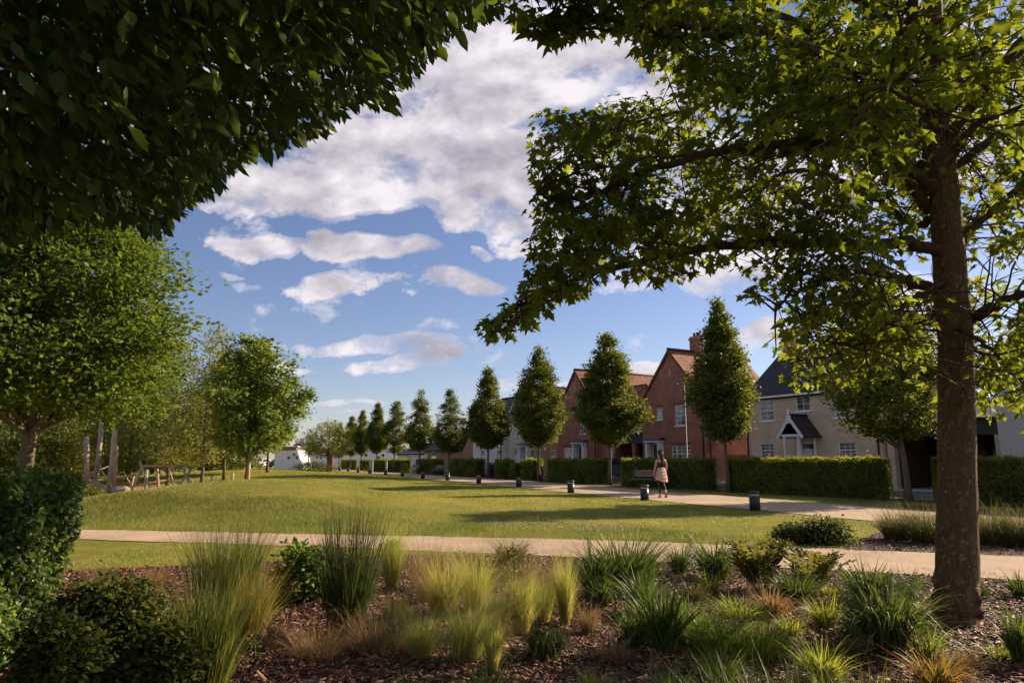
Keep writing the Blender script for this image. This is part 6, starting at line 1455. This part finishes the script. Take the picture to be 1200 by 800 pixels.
# ferns
def fern(px, b, t_, hw, lab, seed, nf=22):
    rng = np.random.default_rng(seed); g = ground(px, b); t = project([g])[2][0]; h = (b - t_) * t / FOC * 1.25; hwm = hw * t / FOC * 1.1
    e = empty('fern', (g.x, g.y, 0), 0, lab, 'fern', 'ferns in the bed'); P_, D_, N_, S_ = [], [], [], []; m = MB()
    for i in range(nf):
        a = rng.uniform(0, 6.28); o = Vector((math.cos(a), math.sin(a), 0)); fan = hwm * rng.uniform(0.3, 1.0); hh = h * rng.uniform(0.65, 1.0); side = Vector((-o.y, o.x, 0)); pts = []
        for k in range(19):
            u = k / 18; pts.append(o * (fan * u ** 1.2) + Vector((0, 0, hh * (u - 0.25 * u ** 3))) + o * 0.07)
        m.tube(pts[::3], [.005, .004, .004, .003, .003, .002, .001], 4, False)
        for k in range(3, 19):
            for sg in (-1, 1):
                if rng.random() < .12: continue
                u = k / 18; tan = (pts[k] - pts[k - 1]).normalized(); P_.append(tuple(pts[k])); dv = side * sg + tan * 0.45; D_.append(tuple(dv)); nn = side.cross(tan) * (1 if rng.random() < .5 else -1); N_.append((nn.x + rng.normal(0, .25), nn.y + rng.normal(0, .25), nn.z + 0.4)); S_.append(h * rng.uniform(.09, .13) * math.sin(math.pi * min(1, (1 - u) * 0.85 + 0.15)) + 0.01)
    m.build('stalks', MATS['peeled_log'], e); leaves('fronds', tmpl_ovate(0.2), np.array(P_), np.array(D_), np.array(N_), np.array(S_), lm_fern, e)
fern(890, 692, 628, 36, 'large upright olive brown fern, left of the two ferns', 31, 34); fern(955, 692, 638, 38, 'upright olive fern, right of the two ferns', 32, 30)
# tall weed by the lawn
g = ground(808, 660); e = empty('tall_weed', g, 0, 'thin tall green weed standing in front of the lawn edge', 'weed'); t = project([g])[2][0]; h = (660 - 612) * t / FOC
m = MB(); m.tube([(0, 0, 0), (0.01, 0, h / 2), (0, 0.01, h)], [.005, .004, .002], 6); m.build('stem', MATS['peeled_log'], e); rng = np.random.default_rng(4); n = 44
pos = np.stack([np.zeros(n), np.zeros(n), np.linspace(0.05, h, n)], 1); a = rng.uniform(0, 6.28, n); leaves('leaf', T_OV, pos, np.stack([np.cos(a), np.sin(a), np.full(n, .5)], 1), np.tile([0, 0, 1.0], (n, 1)) + rnd_dirs(n, rng) * .3, rng.uniform(.03, .075, n) * np.linspace(1.2, .6, n), lm_peren, e)
# dried seed heads among the strap plants
rng = np.random.default_rng(8)
for i, (px, b, t_, lab) in enumerate(((760, 722, 688, 'dried brown seed stalk in front of the broad strap plant'), (790, 700, 672, 'dried brown seed stalk right of the broad strap plant'), (878, 730, 686, 'dried brown seed stalk in front of the brown fern'), (765, 800, 762, 'dead flower stalk on the bare mulch near the bottom edge'))):
    g = ground(px, b); t = project([g])[2][0]; h = (b - t_) * t / FOC; e = empty('seed_stalk', g, 0, lab, 'dried flower'); m = MB()
    for k in range(5): m.tube([(0, 0, 0), (rng.normal(0, .02), rng.normal(0, .02), h / 2), (rng.normal(0, .05), rng.normal(0, .05), h * rng.uniform(.7, 1))], [.003, .002, .0015], 5, False)
    m.build('stem', MATS['peeled_log'], e); n = 60; pos = np.stack([rng.normal(0, .012, n), rng.normal(0, .012, n), h * rng.uniform(.75, 1, n)], 1)
    leaves('seed_head', T_Q, pos, rnd_dirs(n, rng), rnd_dirs(n, rng), rng.uniform(.008, .018, n), leaf_mat('seed_brown', [(.16, .09, .05), (.25, .16, .09)], (.2, .12, .06), .2) if 'seed_brown' not in MATS else MATS['seed_brown'], e)
# fallen dry leaves on the mulch
n = 420; x = rng.uniform(-3.2, 6.5, n); y = rng.uniform(4.0, 9.0, n); k = in_world_poly(x, y, B1); x, y = x[k], y[k]; n = len(x)
o = leaves('fallen_leaves', T_OVW, np.stack([x, y, rng.uniform(.02, .045, n)], 1), np.stack([rng.normal(size=n), rng.normal(size=n), rng.normal(size=n) * .2], 1), np.tile([0, 0, 1.0], (n, 1)) + rnd_dirs(n, rng) * .5, rng.uniform(.025, .06, n), leaf_mat('dry_leaf', [(.20, .08, .03), (.32, .20, .10), (.40, .30, .18)], (.3, .15, .05), .2))
tag(o, 'dry orange and tan leaves scattered on the mulch', 'fallen leaves', kind='stuff')

n = 900; x = rng.uniform(-4, 9, n); y = np.interp(x, [p.x for p in PNW], [p.y for p in PNW]) + rng.gamma(1.3, 0.16, n); far_ = rng.uniform(0, 1, n) < 0.35; y = np.where(far_, far_edge(x) - rng.gamma(1.3, 0.12, n), y)
o = leaves('path_litter', T_Q, np.stack([x, y, rng.uniform(.018, .026, n)], 1), np.stack([rng.normal(size=n), rng.normal(size=n), rng.normal(size=n) * .1], 1), np.tile([0, 0, 1.0], (n, 1)) + rnd_dirs(n, rng) * .3, rng.uniform(.012, .05, n), M_chip)
tag(o, 'bits of bark and dry leaf kicked onto the front path', 'leaf litter', kind='stuff')

# ================================================================== PERSON
def skinned(name, verts, edges, radii, mat, parent, root=0, sub=2):
    me = bpy.data.meshes.new(name); me.from_pydata([Vector(v) for v in verts], edges, []); o = bpy.data.objects.new(name + '_tmp', me); COL.objects.link(o)
    md = o.modifiers.new('skin', 'SKIN'); md.use_smooth_shade = True
    sk = me.skin_vertices[0].data
    for i, r_ in enumerate(radii): sk[i].radius = (r_, r_) if not isinstance(r_, tuple) else r_; sk[i].use_root = (i == root)
    s_ = o.modifiers.new('sub', 'SUBSURF'); s_.levels = sub; s_.render_levels = sub
    dg = bpy.context.evaluated_depsgraph_get(); nm = bpy.data.meshes.new_from_object(o.evaluated_get(dg)); nm.name = name; nm.materials.clear(); nm.materials.append(mat)
    for p_ in nm.polygons: p_.use_smooth = True; p_.material_index = 0
    bpy.data.objects.remove(o); return link(name, nm, parent)
skin_m = plain('skin', (0.50, 0.27, 0.18), 0.5, var=0.04); hair_m = plain('hair', (0.04, 0.02, 0.013), 0.85, var=0.3, scale=30); top_m = plain('black_cloth', (0.018, 0.017, 0.02), 0.9); skirt_m = plain('blush_cloth', (0.62, 0.36, 0.28), 0.85, var=0.06); leg_m = plain('leggings', (0.015, 0.014, 0.017), 0.8); shoe_m = plain('sandal', (0.30, 0.10, 0.08), 0.6)
def person():
    g = ground(776, 583); e = empty('person', g, 0, 'woman with long brown hair in a black top, blush skirt and black leggings walking away', 'person')
    # local: she walks away (+Y) with the weight on the left leg; x right, z up
    V = []; E = []; Rr = []
    def add(p, r_, par=None):
        V.append(p); Rr.append(r_); i = len(V) - 1
        if par is not None: E.append((par, i))
        return i
    pel = add((0, 0, .93), (.155, .11)); w1 = add((0, 0, 1.06), (.125, .09), pel); ch = add((0, 0.01, 1.22), (.14, .10), w1); sh = add((0, 0, 1.36), (.115, .075), ch)
    nk = add((-.003, 0.0, 1.43), .048, sh); n2 = add((-.008, .015, 1.49), .046, nk); h1 = add((-.012, .022, 1.55), (.074, .082), n2); h2 = add((-.012, .018, 1.62), (.082, .092), h1); h3 = add((-.012, .01, 1.67), (.055, .06), h2)
    hands = []
    for sg, el, wr, hd in ((-1, (-.235, -.02, 1.12), (-.27, .04, .90), (-.275, .06, .83)), (1, (.225, .02, 1.12), (.225, .12, .92), (.215, .155, .85))):
        a = add((sg * .165, 0, 1.36), .052, sh); b = add(el, .038, a); c = add(wr, .026, b); d = add(hd, (.034, .02), c); hands.append((d, hd, sg))
        for k, (dx, ln, ry) in enumerate(((-.026, .052, .0), (-.009, .062, .0), (.008, .058, 0), (.025, .046, 0))):
            p1 = add((hd[0] + sg * 0.004, hd[1] + dx, hd[2] - .035), .009, d); p2 = add((hd[0] - sg * .006, hd[1] + dx * 1.05, hd[2] - .035 - ln * .6), .008, p1); add((hd[0] - sg * .018, hd[1] + dx, hd[2] - .035 - ln), .0065, p2)
        t1 = add((hd[0] - sg * .008, hd[1] + .034, hd[2] + .008), .010, d); add((hd[0] - sg * .02, hd[1] + .05, hd[2] - .03), .008, t1)
    for sg, kn, an, ft in ((-1, (-.085, .06, .50), (-.06, .0, .09), (-.065, .15, .035)), (1, (.085, .12, .52), (.075, -.17, .24), (.08, -.18, .10))):
        a = add((sg * .085, 0, .86), .088, pel); b = add(kn, .056, a); cf = add(tuple(kn[i] * .6 + an[i] * .4 - (0.02 if i == 1 else 0) for i in range(3)), .052, b); c = add(an, .034, cf)
        if sg < 0: hl = add((an[0], an[1] - .03, .045), .034, c); add(ft, (.038, .022), c)
        else: add((an[0], an[1] - .04, an[2] - .04), .032, c); add(ft, (.038, .022), c)
    body = skinned('body', V, E, Rr, skin_m, e, 0, 2)
    # face (head turned left): nose, lips, eyes, ear
    fm = MB(); fm.tube([(-.086, .035, 1.60), (-.104, .045, 1.575), (-.088, .038, 1.565)], [.010, .013, .008], 8); fm.tube([(-.083, .045, 1.54), (-.088, .04, 1.535), (-.083, .03, 1.53)], [.005, .007, .005], 6); fm.build('face', skin_m, e)
    ey = MB(); ey.lathe([(.004, 0), (.008, .004), (.004, .008)], 8, (-.082, .06, 1.60)); ey.lathe([(.004, 0), (.008, .004), (.004, .008)], 8, (-.085, .015, 1.60)); ey.build('eyes', hair_m, e)
    # hair: cap and long fall down the back
    hv = [(-.008, .0, 1.685), (.0, -.028, 1.64), (.012, -.055, 1.56), (.02, -.075, 1.46), (.025, -.095, 1.36), (.03, -.10, 1.27), (.03, -.09, 1.20), (.035, .02, 1.63), (.045, .02, 1.55), (.05, -.03, 1.44)]
    skinned('hair', hv, [(0, 1), (1, 2), (2, 3), (3, 4), (4, 5), (5, 6), (0, 7), (7, 8), (8, 9)], [(.07, .07), (.088, .085), (.088, .07), (.085, .05), (.078, .04), (.06, .032), (.025, .02), (.06, .07), (.05, .05), (.04, .04)], hair_m, e, 1)
    # top
    tv = [(0, 0, .99), (0, 0, 1.08), (0, 0.01, 1.22), (0, 0, 1.33), (-.09, -.01, 1.385), (.09, -.01, 1.385)]
    skinned('top', tv, [(0, 1), (1, 2), (2, 3), (3, 4), (3, 5)], [(.150, .115), (.135, .10), (.150, .112), (.115, .085), .05, .05], top_m, e, 1)
    # skirt: flared with folds, uneven hem
    m = MB(); n = 48; rows = []
    for j, (rx, ry, z) in enumerate(((.135, .11, 1.10), (.155, .125, 1.04), (.185, .155, .93), (.205, .175, .82), (.225, .20, .70), (.235, .215, .60))):
        row = []
        for a in range(n):
            t = 2 * math.pi * a / n; f = 1 + (j / 5) * 0.045 * math.sin(t * 11 + j * 0.15) ; zz = z + (j / 5) ** 2 * (0.03 * math.sin(t * 2 + 1) - 0.03 * math.cos(t))
            row.append((rx * f * math.cos(t), ry * f * math.sin(t) + 0.0, zz))
        rows.append(row)
    for j in range(5):
        for a in range(n): a2 = (a + 1) % n; m.face([rows[j][a], rows[j][a2], rows[j + 1][a2], rows[j + 1][a]][::-1], None, True)
    sk = m.build('skirt', skirt_m, e); so_ = sk.modifiers.new('thick', 'SOLIDIFY'); so_.thickness = 0.006
    lv = []; le = []; lr = []
    for sg, kn, an in ((-1, (-.085, .06, .50), (-.06, .0, .13)), (1, (.085, .12, .52), (.077, -.155, .27))):
        b0 = len(lv); lv += [(sg * .075, 0, .84), kn, tuple(kn[i] * .6 + an[i] * .4 - (0.02 if i == 1 else 0) for i in range(3)), an]; lr += [.095, .063, .058, .041]; le += [(b0, b0 + 1), (b0 + 1, b0 + 2), (b0 + 2, b0 + 3)]
    lv.append((0, 0, .90)); lr.append((.13, .10)); le += [(len(lv) - 1, 0), (len(lv) - 1, 4)]
    skinned('leggings', lv, le, lr, leg_m, e, len(lv) - 1)
    for (x, y, z, rot) in ((-.064, .06, 0.0, 0), (.08, -.215, .085, -68)):
        s_ = MB(); pr = [(-.035, -.11), (-.042, -.03), (-.045, .06), (-.03, .12), (0, .135), (.03, .12), (.045, .06), (.042, -.03), (.035, -.11), (0, -.125)]
        a = [(px, py, 0) for px, py in pr]; b = [(px, py, .022) for px, py in pr]; s_.face(a[::-1]); s_.face(b)
        for i in range(len(a)): j = (i + 1) % len(a); s_.face([a[i], a[j], b[j], b[i]])
        s_.tube([(-.045, .06, .015), (0, .06, .062), (.045, .06, .015)], [.012] * 3, 6); s_.tube([(-.04, -.07, .02), (0, -.1, .06), (.04, -.07, .02)], [.01] * 3, 6)
        o = s_.build('sandal', shoe_m, e); o.location = (x, y, z); o.rotation_euler = (R(rot), 0, 0)
    b = MB(); b.box(-.05, -.03, 0, .05, .03, .12); b.tube([(-.035, 0, .12), (0, 0, .20), (.035, 0, .12)], [.006] * 3, 6)
    bag = b.build('small_bag', top_m); bag.location = g + Vector((-.285, .03, .62)); tag(bag, 'small black bag hanging from the hand of the walking woman', 'bag')
    e.rotation_euler = (0, 0, R(8)); return e
person()
